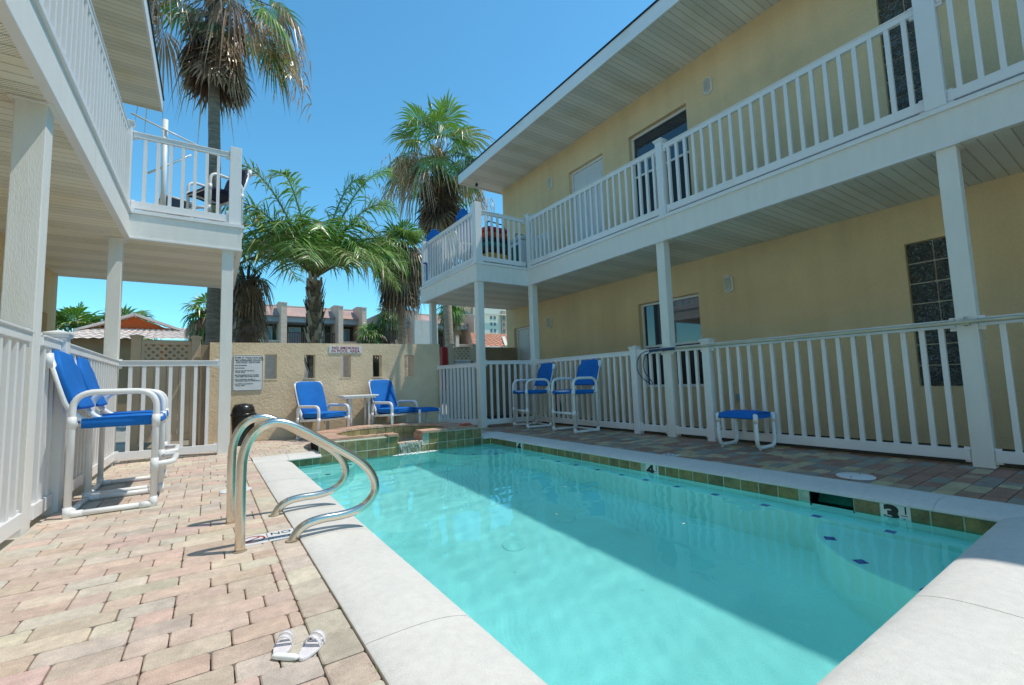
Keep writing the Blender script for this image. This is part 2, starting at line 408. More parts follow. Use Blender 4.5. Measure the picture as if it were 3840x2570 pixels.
# pavers: one mesh, each paver a rounded, chamfered block with its own tint
PAL = [((.56, .43, .355), 38), ((.595, .51, .41), 22), ((.55, .475, .395), 28), ((.55, .445, .36), 10), ((.49, .42, .35), 2)]
PAL_SHADE = [((.35, .19, .135), 38), ((.50, .385, .235), 22), ((.30, .26, .215), 26), ((.42, .29, .20), 14)]  # same pavers, recoloured darker and redder to stand in for the right deck's shade
def pal():
    t = RN.random() * 100
    for c, w in cur_pal:
        if t < w: break
        t -= w
    k = RN.uniform(.92, 1.08)
    return tuple(min(1, q * k * RN.uniform(.96, 1.04)) for q in c)
def paver(mb, x0, x1, y0, y1):
    gp = .0022; x0 += gp; x1 -= gp; y0 += gp; y1 -= gp
    z = RN.uniform(-.0022, .0012); r = RN.uniform(.009, .016); ch = .004
    def ring(ins, zz):
        out = []
        for cx, cy, a0 in ((x1, y1, 0), (x0, y1, 90), (x0, y0, 180), (x1, y0, 270)):
            ccx = cx - math.copysign(r, cx - (x0 + x1) / 2); ccy = cy - math.copysign(r, cy - (y0 + y1) / 2)
            for k in range(3):
                a = radians(a0 + 45 * k); out.append((ccx + (r - ins) * cos(a), ccy + (r - ins) * sin(a), zz))
        return out
    tl = [(0, 0, RN.uniform(-.001, .001)) for _ in range(1)]
    A, B_, C_ = ring(ch, z), ring(0, z - ch * .8), ring(0, -.03)
    n = 12; vs = A + B_ + C_
    fs = [list(range(n))] + [(i, (i + 1) % n, n + (i + 1) % n, n + i) for i in range(n)] + [(n + i, n + (i + 1) % n, 2 * n + (i + 1) % n, 2 * n + i) for i in range(n)]
    mb.add(vs, fs, pal())
def field(mb, x0, x1, y0, y1, row=.1175, keep=None):
    y = y0; j = 0
    while y < y1 - .03:
        x = x0 - RN.choice((0, .06, .12, .18))
        yy = min(y + row, y1)
        while x < x1 - .01:
            w = RN.choice((.12, .18, .18, .24, .24, .24))
            a, b = max(x, x0), min(x + w, x1)
            if b - a > .035 and (keep is None or keep((a + b) / 2, (y + yy) / 2)): paver(mb, a, b, y, yy)
            x += w
        y += row; j += 1
pv = MB(); cur_pal = PAL
insp = lambda x, y: not (hypot(x - 2.4, y - 6.95) < 1.17 or (1.18 < x < 3.62 and 6.2 < y < 6.95))
field(pv, -.94, .305, -1.2, 6.44)
y = -1.2
while y < 6.2:
    paver(pv, .305, .437, y, y + .172); y += .172
field(pv, .44, 4.08, 6.44, 8.62, keep=insp)
field(pv, -.94, .44, 6.44, 8.62)
cur_pal = PAL_SHADE
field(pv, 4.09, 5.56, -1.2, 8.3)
cur_pal = PAL
field(pv, .44, 4.09, -1.2, .265)
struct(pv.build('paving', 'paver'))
# weeds in the joints
wd = MB()
for x, y in [(.44, 1.42), (.436, 1.47), (.31, 2.02), (.193, 2.27), (.31, 2.55), (.44, 1.9), (.25, 1.62), (.05, 2.0), (.312, 2.9), (-.05, 2.4), (-.2, 1.8)]:
    for k in range(9):
        a = RN.random() * 6.28; l = RN.uniform(.006, .02); px, py = x + RN.uniform(-.012, .012), y + RN.uniform(-.012, .012)
        wd.add([(px, py, -.008), (px + .004 * cos(a + 1.5), py + .004 * sin(a + 1.5), -.006), (px + l * cos(a), py + l * sin(a), RN.uniform(0, .008))], [(0, 1, 2)])
tag(wd.build('weeds', 'weed'), 'tiny green weeds sprouting in the paver joints beside the coping', 'weeds', kind='stuff')

# ------------------------------------------------------------------ pool
pool = thing('swimming_pool', 'rectangular turquoise swimming pool with pale stone coping and slate waterline tiles', 'swimming pool', (2.28, 3.45, -.9))
FZ = -1.03
bs = MB()   # plaster shell
def wallq(x0, y0, x1, y1, z0, z1): bs.add([(x0, y0, z0), (x1, y1, z0), (x1, y1, z1), (x0, y0, z1)], [(0, 1, 2, 3)])
a0, a1, b0, b1 = PX0 + .005, PX1 + .02, PY0 - .02, PY1 + .02
bs.add([(a0, b0, FZ), (a1, b0, FZ), (a1, b1, FZ - .12), (a0, b1, FZ - .12)], [(0, 1, 2, 3)])
for q in ((a0, b0, a1, b0), (a1, b0, a1, b1), (a1, b1, a0, b1), (a0, b1, a0, b0)): wallq(*q, FZ - .15, -.183)
bs.build('basin', 'plaster', pool)
# underwater bench along the right wall and corner steps
bn = MB(); zb = -.34
bn.box(3.585, a1 - .001, b0 + .001, b1 - .001, FZ - .14, zb)
bn.build('bench', 'plaster', pool, bevel=.015)
def cstep(cx, cy, r, z, a_from, name='corner_step'):
    pts = [(cx, cy)] + [(cx + r * cos(radians(a_from + 90 * k / 18)), cy + r * sin(radians(a_from + 90 * k / 18))) for k in range(19)]
    o = MB().prism(pts, FZ - .13, z).build(name, 'plaster', pool, bevel=.012); return o
cstep(a1 - .002, b0 + .002, .93, -.43, 90); cstep(a1 - .004, b1 - .004, .98, -.352, 180); cstep(a0 + .002, b1 - .002, .80, -.34, 270)
# blue marker tiles
mk = MB().box(-.028, .028, -.028, .028, 0, .004).mesh('marker_tile', 'blue_tile')
spots = [(3.62, y, zb, 0) for y in (4.75, 4.42, 4.09, 3.73, 3.38, 3.06, 2.70, 2.32, 1.90)] + [(3.62, 1.54, zb, 0), (3.62, 1.12, zb, 0)]
for k in range(4):
    t = radians(100 + 23 * k); spots.append((a1 + .87 * cos(t), b0 + .87 * sin(t), -.43, t))
for k in range(5):
    t = radians(186 + 19 * k); spots.append((a1 + .92 * cos(t), b1 + .92 * sin(t), -.352 if a1 + .92 * cos(t) < 3.55 else -.34, t))
for k in range(4):
    t = radians(276 + 23 * k); spots.append((a0 + .74 * cos(t), b1 + .74 * sin(t), -.34, t))
for (x, y, z, t) in spots:
    o = link('marker_tile', mk, pool); o.location = (x, y, z + .001); o.rotation_euler.z = t
# floor drains
for (x, y) in ((2.05, 3.1), (2.72, 3.25)):
    d = MB(); zf = FZ - .12 * (y - b0) / (b1 - b0) + .004
    d.lathe([(.10, 0), (.10, .004), (.09, .007), (.02, .008)], (x, y, zf), 28)
    for k in range(24):
        t = 2 * pi * k / 24; d.bar((x + .04 * cos(t), y + .04 * sin(t), zf + .007), (x + .088 * cos(t), y + .088 * sin(t), zf + .006), .005, .005)
    d.build('floor_drain', 'plaster', pool)

# waterline tiles
def tiles(mb, o, u, v, nu, nv, s=.152, gap=.008, th=.003, skip=None):
    o, u, v = Vector(o), Vector(u), Vector(v); w = u.cross(v)
    for i in range(nu):
        for j in range(nv):
            if skip and skip(i, j): continue
            a = o + u * (i * s + gap / 2) + v * (j * s + gap / 2); d = s - gap
            k = RN.uniform(.75, 1.2); base = RN.choice(((.25, .20, .075), (.22, .185, .07), (.28, .20, .09), (.20, .18, .08)))
            c = tuple(q * k for q in base)
            i_ = .003
            P = [a, a + u * d, a + u * d + v * d, a + v * d]; Q = [a + u * i_ + v * i_, a + u * (d - i_) + v * i_, a + u * (d - i_) + v * (d - i_), a + u * i_ + v * (d - i_)]
            mb.add([p for p in P] + [q + w * th for q in Q], [(4, 5, 6, 7), (0, 1, 5, 4), (1, 2, 6, 5), (2, 3, 7, 6), (3, 0, 4, 7)], c)
tl, gr = MB(), MB()
s_ = .1522
def near_any(y, lst): return any(a < y < b for a, b in lst)
# right wall faces -x
skim = (1.36, 1.64)
gr.box(PX1 + .006, PX1 + .02, skim[1], PY1, -.185, -.03); gr.box(PX1 + .006, PX1 + .02, PY0, skim[0], -.185, -.03)
def flush_tiles():
    global tl
    if tl.v: tl.build('waterline_tiles', 'tile', pool)
    tl = MB()
n = int((PY1 - PY0) / s_)
marks = [(1.045, 1.205), (3.01, 3.17), (5.38, 5.54)]
for i in range(n + 1):
    yb = PY1 - i * s_; ya = yb - s_
    if ya < PY0 - .05: break
    if near_any((ya + yb) / 2, marks) or (ya < skim[1] and yb > skim[0]):
        if tl.v: flush_tiles()
        continue
    tiles(tl, (PX1 + .006, yb, -.184), (0, -1, 0), (0, 0, 1), 1, 1, s_)
flush_tiles()
tiles(tl, (PX1 + .006, 1.36, -.184), (0, -1, 0), (0, 0, 1), 1, 1, s_)
flush_tiles()
# left wall faces +x, near wall faces +y
gr.box(PX0 - .02, PX0 + .004, PY0, PY1, -.185, -.04); tiles(tl, (PX0 + .004, PY0, -.205), (0, 1, 0), (0, 0, 1), 37, 1, s_); flush_tiles()
gr.box(PX0 + .02, PX1, PY0 - .04, PY0 - .022, -.185, -.04); tiles(tl, (PX1, PY0 - .022, -.205), (-1, 0, 0), (0, 0, 1), 19, 1, s_); flush_tiles()
# far wall: left bit and right bit, face -y
gr.box(PX0, 1.2, PY1 - .004, PY1 + .02, -.185, -.03); tiles(tl, (PX0, PY1 - .004, -.184), (1, 0, 0), (0, 0, 1), 3, 1, s_); flush_tiles()
gr.box(3.6, PX1, PY1 - .004, PY1 + .02, -.185, -.03); tiles(tl, (3.605, PY1 - .004, -.184), (1, 0, 0), (0, 0, 1), 1, 1, s_)
gr.build('grout', 'grout', pool); tl.build('waterline_tiles', 'tile', pool)
# skimmer
sk = MB(); y0, y1 = skim; x0 = PX1 + .02
sk.box(x0, x0 + .35, y0, y1, -.036, -.03); sk.box(x0, x0 + .35, y0, y1, -.24, -.234); sk.box(x0 + .33, x0 + .35, y0, y1, -.234, -.036)
sk.box(x0 - .01, x0 + .33, y0, y0 + .006, -.234, -.036); sk.box(x0 - .01, x0 + .33, y1 - .006, y1, -.234, -.036)
skm = sk.build('skimmer', 'darkglass', pool)
MB().obox((x0 + .1, (y0 + y1) / 2, -.12), (.008, .25, .09), (0, .5, 0)).build('flap', 'teal', skm)
# depth markers on the right wall (set on tile)
def marker(ya, yb, big, small=None):
    x = PX1 + .001
    p = MB().box(x, x + .01, ya, yb, -.178, -.032).build('depth_marker', 'signwhite', pool)
    text_mesh(big, .135, 'signblack', p, (x - .0015, yb - (.016 if small else .03), -.145), (0, -1, 0), (0, 0, 1), 'numeral', sx=1.25, bold=.06)
    if small:
        text_mesh('1', .07, 'signblack', p, (x - .0015, ya + .042, -.092), (0, -1, 0), (0, 0, 1), 'numeral')
        text_mesh('2', .045, 'signblack', p, (x - .0015, ya + .045, -.15), (0, -1, 0), (0, 0, 1), 'numeral')
        MB().box(x - .002, x, ya + .015, ya + .05, -.106, -.102).build('fraction_bar', 'signblack', p)
marker(1.048, 1.205, '3', True); marker(3.012, 3.17, '4', True); marker(5.40, 5.54, '4')

# coping stones: profile u (outer -> inner), z
PR = [(0, -.045), (0, .004), (.006, .008), (.08, .011), (.14, .012), (.19, .011), (.235, .008), (.275, .002), (.31, -.006), (.335, -.015), (.350, -.026), (.352, -.035), (.338, -.041), (.30, -.042)]
def coping(mb, fixed, sign, a, b, axis, seg=.61, w=.352):
    """runs along axis 'x' or 'y' from a to b; the nose tip is at `fixed`, sign: +1 nose points to +"""
    n = max(1, round((b - a) / seg)); L_ = (b - a) / n
    for k in range(n):
        s0, s1 = a + k * L_ + .0012, a + (k + 1) * L_ - .0012
        dz = RN.uniform(-.0012, .0012)
        pr = [(fixed + sign * (u - .352) * w / .352, z + dz) for u, z in PR]
        mb.prism(pr, s0, s1, 'y' if axis == 'y' else 'x', smooth=False)
cp = MB()
coping(cp, PX0 + .03, 1, .3, 6.0, 'y', w=.39); coping(cp, 3.735, -1, .3, 6.60, 'y')
coping(cp, PY0 + .02, 1, .44, 4.085, 'x', w=.37)
# far pieces (nose towards -y)
coping(cp, 6.225, -1, .445, 1.205, 'x', .4); coping(cp, 6.225, -1, 3.605, 4.08, 'x', .5)
cpo = cp.build('coping', 'coping', pool)
for p in cpo.data.polygons: p.use_smooth = True
cpo.data.set_sharp_from_angle(angle=radians(35))
mt = MB(); mt.box(.45, .78, .3, 6.2, -.039, -.012); mt.box(3.77, 4.075, .3, 6.5, -.039, -.012); mt.box(.46, 4.07, .29, .58, -.038, -.013)
mt.build('mortar_bed', 'coping', pool)
nxw, nyw = 150, 280; wv = []
rw_ = random.Random(5); comps = []
for k in range(26):
    wl_ = rw_.uniform(.10, .42); th_ = rw_.gauss(-1.57, .9); comps.append((2 * pi / wl_ * cos(th_), 2 * pi / wl_ * sin(th_), rw_.random() * 6.28, .00028 * (wl_ / .42) ** 1.3))
def hgt(x, y): return sum(A_ * sin(kx * x + ky * y + p_) for kx, ky, p_, A_ in comps) * (.55 + .55 * max(0, min(1, (y - 1) / 4)))
X0_, X1_, Y0_, Y1_ = a0 - .01, a1 + .3, b0 - .001, b1 + .01
for jy in range(nyw + 1):
    for ix in range(nxw + 1):
        x_ = X0_ + (X1_ - X0_) * ix / nxw; y_ = Y0_ + (Y1_ - Y0_) * jy / nyw; wv.append((x_, y_, WZ + hgt(x_, y_)))
w = MB(); w.add(wv, [(j_ * (nxw + 1) + i_, j_ * (nxw + 1) + i_ + 1, (j_ + 1) * (nxw + 1) + i_ + 1, (j_ + 1) * (nxw + 1) + i_) for j_ in range(nyw) for i_ in range(nxw)], (1, 1, 1), True)
wo = struct(w.build('water', 'water')); wo.cycles.is_caustics_caster = True
if wo.data.polygons[0].normal.z < 0: wo.data.flip_normals()
for o in bpy.data.objects:
    if o.type == 'MESH' and o.data.materials and o.data.materials[0] == M['plaster']: o.cycles.is_caustics_receiver = True

# spa
spa = thing('raised_spa', 'round raised spa with slate-tiled front, brick cap and spillway into the pool', 'spa', (2.4, 6.95, 0))
SC = (2.4, 6.95); RO, RI = 1.2, .86
f_ = MB()
nx = 16; u0 = 1.2
sp_g, sp_t = MB(), MB()
NX0, NX1 = 2.235, 2.605      # notch
zt = .13
def wall_front(x0, x1, z0, z1): sp_g.box(x0, x1, 6.285, 6.42, z0, z1)
wall_front(1.2, NX0, -.30, zt); wall_front(NX1, 3.6, -.30, zt); wall_front(NX0 + .0005, NX1 - .0005, -.30, .0)
for i in range(16):
    xx = 1.2 + i * .15
    if xx + .15 > 3.601: break
    mid = xx + .075
    for j in range(2):
        if j == 1 and NX0 - .04 < mid < NX1 + .04: continue
        tiles(sp_t, (xx, 6.285, -.17 + j * .15), (1, 0, 0), (0, 0, 1), 1, 1, .15)
sp_g.build('front_wall', 'grout', spa); sp_t.build('front_tiles', 'tile', spa)
# body wall: ring + corner fill
def ringpoly(r, a0, a1, n): return [(SC[0] + r * cos(radians(a0 + (a1 - a0) * k / n)), SC[1] + r * sin(radians(a0 + (a1 - a0) * k / n))) for k in range(n + 1)]
def annulus(mb, ro, ri, z0, z1, n=64, skipf=None, col=None, frontcut=None):
    for k in range(n):
        t0, t1 = 2 * pi * k / n, 2 * pi * (k + 1) / n; tm = (t0 + t1) / 2
        def P(r, t):
            x, y = SC[0] + r * cos(t), SC[1] + r * sin(t)
            return (x, y)
        c = col() if col else (1, 1, 1)
        if skipf and skipf(P((ro + ri) / 2, tm)): continue
        q = [P(ri, t0), P(ro, t0), P(ro, t1), P(ri, t1)]
        mb.prism(q, z0, z1, 'z', c)
body = MB()
sf = lambda p: (NX0 < p[0] < NX1 and p[1] < SC[1])
def outer(t):
    """outer boundary radius: circle at the back, square front corners"""
    c, s = cos(t), sin(t)
    if s >= 0: return RO
    return min(1.2 / max(abs(c), 1e-6), .53 / max(-s, 1e-6))
N_ = 96
for k in range(N_):
    t0, t1 = 2 * pi * k / N_, 2 * pi * (k + 1) / N_; tm = (t0 + t1) / 2
    ro0, ro1 = outer(t0), outer(t1); ri = min(RI, outer(tm) - .06, outer(t0) - .05, outer(t1) - .05) if sin(tm) < 0 else RI
    def P(r, t): return (SC[0] + r * cos(t), SC[1] + r * sin(t))
    q = [P(ri, t0), P(ro0 - .015, t0), P(ro1 - .015, t1), P(ri, t1)]
    mx_ = (q[0][0] + q[1][0]) / 2
    if sin(tm) < 0 and NX0 < mx_ < NX1: body.prism(q, -.3, .0); continue
    body.prism(q, -.3, zt - .002)
body.build('body', 'brickcap' if 'brickcap' in M else 'paver', spa)
cap = MB()
for k in range(44):
    t0, t1 = 2 * pi * k / 44, 2 * pi * (k + 1) / 44; tm = (t0 + t1) / 2
    g_ = .003; t0 += g_; t1 -= g_
    ro0, ro1 = outer(t0) + .012, outer(t1) + .012
    ri = RI - .015
    if sin(tm) < 0: ri = min(ri, outer(tm) - .10, ro0 - .08, ro1 - .08)
    q = [P(ri, t0), P(ro0, t0), P(ro1, t1), P(ri, t1)]
    mx_ = (P((ri + outer(tm)) / 2, tm))[0]
    if sin(tm) < 0 and NX0 - .02 < mx_ < NX1 + .02: continue
    kk = RN.uniform(.9, 1.12); c = RN.choice(((.50, .29, .20), (.54, .35, .25), (.46, .30, .23), (.56, .42, .31)))
    zz = .165 + RN.uniform(-.002, .002)
    cap.prism(q, zt, zz, 'z', tuple(v * kk for v in c))
# square cheek blocks at the notch
cap.box(NX0 - .15, NX0, 6.262, 6.5, zt + .001, .166, (.52, .31, .22)); cap.box(NX1, NX1 + .42, 6.262, 6.56, zt + .001, .169, (.55, .36, .26))
cap.build('brick_cap', 'paver', spa, bevel=.004)
st_ = MB(); st_.box(NX0, NX1, 6.262, 6.6, .0, .028, (.56, .36, .24)); st_.box(NX0 - .001, NX0 + .012, 6.29, 6.56, .028, .13, (.45, .27, .2)); st_.box(NX1 - .012, NX1 + .001, 6.29, 6.6, .028, .13, (.45, .27, .2))
st_.build('spillway_sill', 'paver', spa)
it = MB()
for k in range(36):
    t = 2 * pi * (k + .5) / 36
    if sin(t) < 0 and min(RI, outer(t) - .06) < RI - .01: continue
    c = Vector((SC[0] + (RI - .006) * cos(t), SC[1] + (RI - .006) * sin(t), .05))
    kk = RN.uniform(.75, 1.2); it.obox(c, (.01, .144, .146), (0, 0, t), tuple(q * kk for q in (.27, .21, .09)))
it.build('inner_tiles', 'tile', spa)
sb = MB(); sb.lathe([(RI + .01, -.55), (RI + .01, .0)], (SC[0], SC[1], 0), 48); sb.lathe([(.6, -.55), (.6, -.3)], (SC[0], SC[1], 0), 32)
# open bowl: floor, wall and ring bench
bowl = MB()
for (r0, z0, r1, z1) in ((RI, .02, RI, -.22), (RI, -.22, .6, -.22), (.6, -.22, .6, -.5), (.6, -.5, .0, -.5)):
    for k in range(48):
        t0, t1 = 2 * pi * k / 48, 2 * pi * (k + 1) / 48
        bowl.add([(SC[0] + r0 * cos(t0), SC[1] + max(r0 * sin(t0), -.56), z0), (SC[0] + r0 * cos(t1), SC[1] + max(r0 * sin(t1), -.56), z0), (SC[0] + r1 * cos(t1), SC[1] + max(r1 * sin(t1), -.56), z1), (SC[0] + r1 * cos(t0), SC[1] + max(r1 * sin(t0), -.56), z1)], [(0, 1, 2, 3)], (1, 1, 1), True)
bowl.build('bowl', 'plaster', spa)
sw = MB(); sw.add([(SC[0] + (RI - .002) * cos(2 * pi * k / 48), max(SC[1] + (RI - .002) * sin(2 * pi * k / 48), 6.40), .034) for k in range(48)], [list(range(48))])
struct(sw.build('spa_water', 'water_spa'))
# falling water and foam at the spillway
fw = MB()
prof = [(6.262, .036), (6.245, .03), (6.228, .0), (6.215, -.05), (6.208, WZ)]
nn = 14
for k in range(nn):
    xa, xb = NX0 + .01 + (NX1 - NX0 - .02) * k / nn, NX0 + .01 + (NX1 - NX0 - .02) * (k + 1) / nn
    for i in range(len(prof) - 1):
        (ya, za), (yb, zb_) = prof[i], prof[i + 1]
        wv = .006 * sin(k * 1.7)
        fw.add([(xa, ya + wv, za), (xb, ya - wv, za), (xb, yb - wv, zb_), (xa, yb + wv, zb_)], [(0, 1, 2, 3)], (1, 1, 1), True)
for x_, zz in ((NX0 + .04, -.1), (NX1 - .01, -.1)):
    fw.tube([(x_, 6.24, .03), (x_, 6.222, 0), (x_ + .015, 6.208, -.05), (x_ + .02, 6.2, WZ)], .004, 6)
tag(fw.build('water_cascade', 'stream'), 'thin sheet of water falling from the spa spillway into the pool', 'water cascade')
fo = MB()
for k in range(34):
    x_ = RN.uniform(NX0 - .02, NX1 - .01); fo.ell((x_, 6.258 + RN.uniform(-.012, .012), .033 + RN.uniform(0, .006)), (RN.uniform(.004, .01),) * 3, 6, 4)
for k in range(160):
    a = RN.random() * 6.28; rr = RN.random() ** .5
    fo.ell((2.45 + .34 * rr * cos(a), 6.16 + .075 * rr * sin(a), WZ + .001), (RN.uniform(.008, .026), RN.uniform(.004, .01), .003), 6, 4)
tag(fo.build('foam', 'foam'), 'white foam bubbles where the spa spills into the pool', 'foam', kind='stuff')
pt = MB()
for x, y in ((2.45, 3.6), (2.57, 3.45), (2.7, 3.2), (2.1, 2.6), (2.95, 2.5), (3.05, 2.2), (2.75, 2.0), (2.6, 1.9), (3.0, 1.5), (3.2, 1.2), (2.95, 1.1), (3.1, .95), (2.9, 1.35)):
    for k in range(3):
        a = RN.random() * 6.28 + 2.1 * k; pt.add([(x, y, WZ + .002), (x + .012 * cos(a), y + .012 * sin(a), WZ + .006), (x + .012 * cos(a + .8), y + .012 * sin(a + .8), WZ + .004)], [(0, 1, 2)])
tag(pt.build('petals', 'petal'), 'scattered pale flower petals floating on the pool water', 'petals', kind='stuff')

# toy on the spa rim: coral starfish-like crab
toy = thing('crab_toy', 'small coral-orange plastic crab toy lying on the spa rim', 'toy', (3.43, 6.5, .168))
b = MB(); b.ell((0, 0, .022), (.055, .04, .02))
b.build('shell', 'toy', toy, True)
for sgn in (-1, 1):
    l = MB()
    for k in range(3): l.tube(smooth_path([(sgn * .03, -.02 + .02 * k, .02), (sgn * .07, -.03 + .03 * k, .035), (sgn * .095, -.035 + .035 * k, .004)], 3), .007, 6)
    l.build('legs', 'toy', toy, True)
    l = MB(); l.tube(smooth_path([(sgn * .03, -.03, .02), (sgn * .06, -.06, .03), (sgn * .04, -.085, .03)], 3), .01, 7, rads=None); l.ell((sgn * .035, -.09, .032), (.02, .024, .012))
    l.build('claw', 'toy', toy, True)

# ------------------------------------------------------------------ facades
def facade(mb, X, y0, y1, z0, z1, holes, nrm, depth=.13):
    """wall in plane x=X whose outside faces nrm (+1/-1 in x); holes (ya,yb,za,zb) get reveals of `depth`"""
    ys = sorted({y0, y1, *[h[0] for h in holes], *[h[1] for h in holes]}); zs = sorted({z0, z1, *[h[2] for h in holes], *[h[3] for h in holes]})
    for i in range(len(ys) - 1):
        for j in range(len(zs) - 1):
            cy, cz = (ys[i] + ys[i + 1]) / 2, (zs[j] + zs[j + 1]) / 2
            if any(h[0] < cy < h[1] and h[2] < cz < h[3] for h in holes): continue
            mb.add([(X, ys[i], zs[j]), (X, ys[i + 1], zs[j]), (X, ys[i + 1], zs[j + 1]), (X, ys[i], zs[j + 1])], [(0, 1, 2, 3)])
    B = X - nrm * depth
    for (ya, yb, za, zb) in holes:
        for P in (((ya, za), (yb, za)), ((yb, za), (yb, zb)), ((yb, zb), (ya, zb)), ((ya, zb), (ya, za))):
            (p, q) = P
            mb.add([(X, p[0], p[1]), (X, q[0], q[1]), (B, q[0], q[1]), (B, p[0], p[1])], [(0, 1, 2, 3)])

def window(parent, X, nrm, ya, yb, za, zb, sash, mat='glass', lower='darkglass'):
    B = X - nrm * .13; e = nrm
    f = MB(); t = .045
    def bx(y0, y1, z0, z1, o0=0., o1=.04): f.box(min(B + e * o0, B + e * o1), max(B + e * o0, B + e * o1), y0, y1, z0, z1)
    bx(ya, ya + t, za, zb); bx(yb - t, yb, za, zb); bx(ya + t, yb - t, zb - t, zb); bx(ya + t, yb - t, za, za + t)
    bx(ya + t, yb - t, sash - .02, sash + .02, 0, .035)
    w_ = f.build('window', 'white', parent, bevel=.003)
    p = MB(); p.box(min(B - e * .01, B + e * .012), max(B - e * .01, B + e * .012), ya + .02, yb - .02, sash, zb - .02); p.build('pane', mat, w_)
    p = MB(); p.box(min(B - e * .01, B + e * .008), max(B - e * .01, B + e * .008), ya + .02, yb - .02, za + .02, sash - .002); p.build('screen', lower, w_)
    s = MB(); s.box(min(B, X + e * .012), max(B, X + e * .012), ya - .0, yb + .0, za - .03, za - .002); s.build('sill', 'stucco', w_)
    return w_

def door(parent, X, nrm, ya, yb, za, zb):
    B = X - nrm * .13; e = nrm; f = MB(); t = .05
    def bx(m, y0, y1, z0, z1, o0, o1): m.box(min(B + e * o0, B + e * o1), max(B + e * o0, B + e * o1), y0, y1, z0, z1)
    d = MB(); bx(d, ya + t, yb - t, za, zb - t, -.01, .012)
    w_ = yb - ya - 2 * t
    for r in range(3):
        for c in range(2):
            y_ = ya + t + .1 + c * (w_ - .1) / 2; z_ = za + .15 + r * .72
            bx(d, y_, y_ + (w_ - .3) / 2, z_, z_ + .58, .0125, .02)
    do = d.build('door', 'doorwhite', parent, bevel=.004)
    bx(f, ya, ya + t, za, zb, 0, .05); bx(f, yb - t, yb, za, zb, 0, .05); bx(f, ya + t, yb - t, zb - t, zb, 0, .05)
    f.build('frame', 'white', do)
    h = MB(); yk = ya + t + .07 if nrm < 0 else yb - t - .07
    h.ell((B + e * .06, yk, za + 1.0), (.03, .03, .03)); h.lathe([(.035, 0), (.035, .01)], (0, 0, 0), 16)
    h2 = MB(); h2.ell((B + e * .06, yk, za + 1.0), (.03, .03, .03)); h2.tube([(B + e * .01, yk, za + 1.0), (B + e * .06, yk, za + 1.0)], .012, 8); h2.build('handle', 'steel', do)
    return do

def glass_blocks(parent, X, nrm, ya, za, zb, nc=2, s=.24):
    n = round((zb - za) / s); sz = (zb - za) / n; e = nrm; B = X - e * .07
    j = MB(); j.box(min(B, B - e * .02), max(B, B - e * .02), ya, ya + nc * s, za, zb)
    o = j.build('glass_block_window', 'cream', parent)
    for r in range(n):
        for c in range(nc):
            m = MB(); m.box(min(B + e * .001, B + e * .022), max(B + e * .001, B + e * .022), ya + c * s + .006, ya + (c + 1) * s - .006, za + r * sz + .006, za + (r + 1) * sz - .006)
            m.build('glass_block', 'gblock', o, bevel=.012)
    return o

def wall_lamp(parent, X, nrm, y, z):
    e = nrm
    def pill(hw, hh, n=10): return [(y + hw * cos(a), z + math.copysign(hh - hw, sin(a)) + hw * sin(a)) for a in [pi / 2 / n * (k + .5) for k in range(4 * n)]]
    b = MB(); b.prism(pill(.075, .145), X + e * .001, X + e * .035, 'x')
    o = b.build('wall_lamp', 'white', parent, bevel=.006)
    d = MB(); d.prism(pill(.055, .122), X + e * .03, X + e * .062, 'x')
    for k in range(-3, 4): d.box(min(X + e * .06, X + e * .07), max(X + e * .06, X + e * .07), y + k * .014 - .004, y + k * .014 + .004, z - .09, z + .09)
    d.build('diffuser', 'lampglass', o, bevel=.012)

BAL = MB().box(-.019, .019, -.019, .019, 0, 1).mesh('baluster', 'white')
def baluster(parent, x, y, z0, z1):
    o = link('baluster', BAL, parent, True); o.location = (x, y, z0); o.scale.z = z1 - z0; return o

def railing(parent, p0, p1, ztop, zbot, first=.0, name='railing', sp=.134, rw=.045, brackets=True, hr=.085, br=.095):
    """top rail, bottom rail (mesh of its own) and balusters under one part; parts are in world coordinates"""
    a, b = Vector((*p0, 0)), Vector((*p1, 0)); L_ = (b - a).length; d = (b - a).normalized()
    m = MB(); m.bar(a + Vector((0, 0, ztop - .035)), b + Vector((0, 0, ztop - .035)), rw, .07)
    m.bar(a + Vector((0, 0, ztop - .004)), b + Vector((0, 0, ztop - .004)), rw + .02, .014)
    r = m.build(name, 'white', parent, bevel=.003)
    m = MB(); m.bar(a + Vector((0, 0, zbot + br / 2)), b + Vector((0, 0, zbot + br / 2)), rw, br); m.build('bottom_rail', 'white', r, bevel=.003)
    if brackets:
        for q, s in ((a, 1), (b, -1)):
            for zz, h in ((ztop - .04, .12), (zbot + br / 2, br + .035)):
                MB().bar(q + d * s * .012 + Vector((0, 0, zz - h / 2)), q + d * s * .012 + Vector((0, 0, zz + h / 2)), .05 if abs(d.x) < .5 else .024, .024 if abs(d.x) < .5 else .05, up=(1, 0, 0)).build('rail_bracket', 'white', r)
    n = int(L_ / sp); off = (L_ - (n - 1) * sp) / 2
    for k in range(n):
        q = a + d * (off + k * sp); baluster(r, q.x, q.y, zbot + br - .003, ztop - .065)
    return r

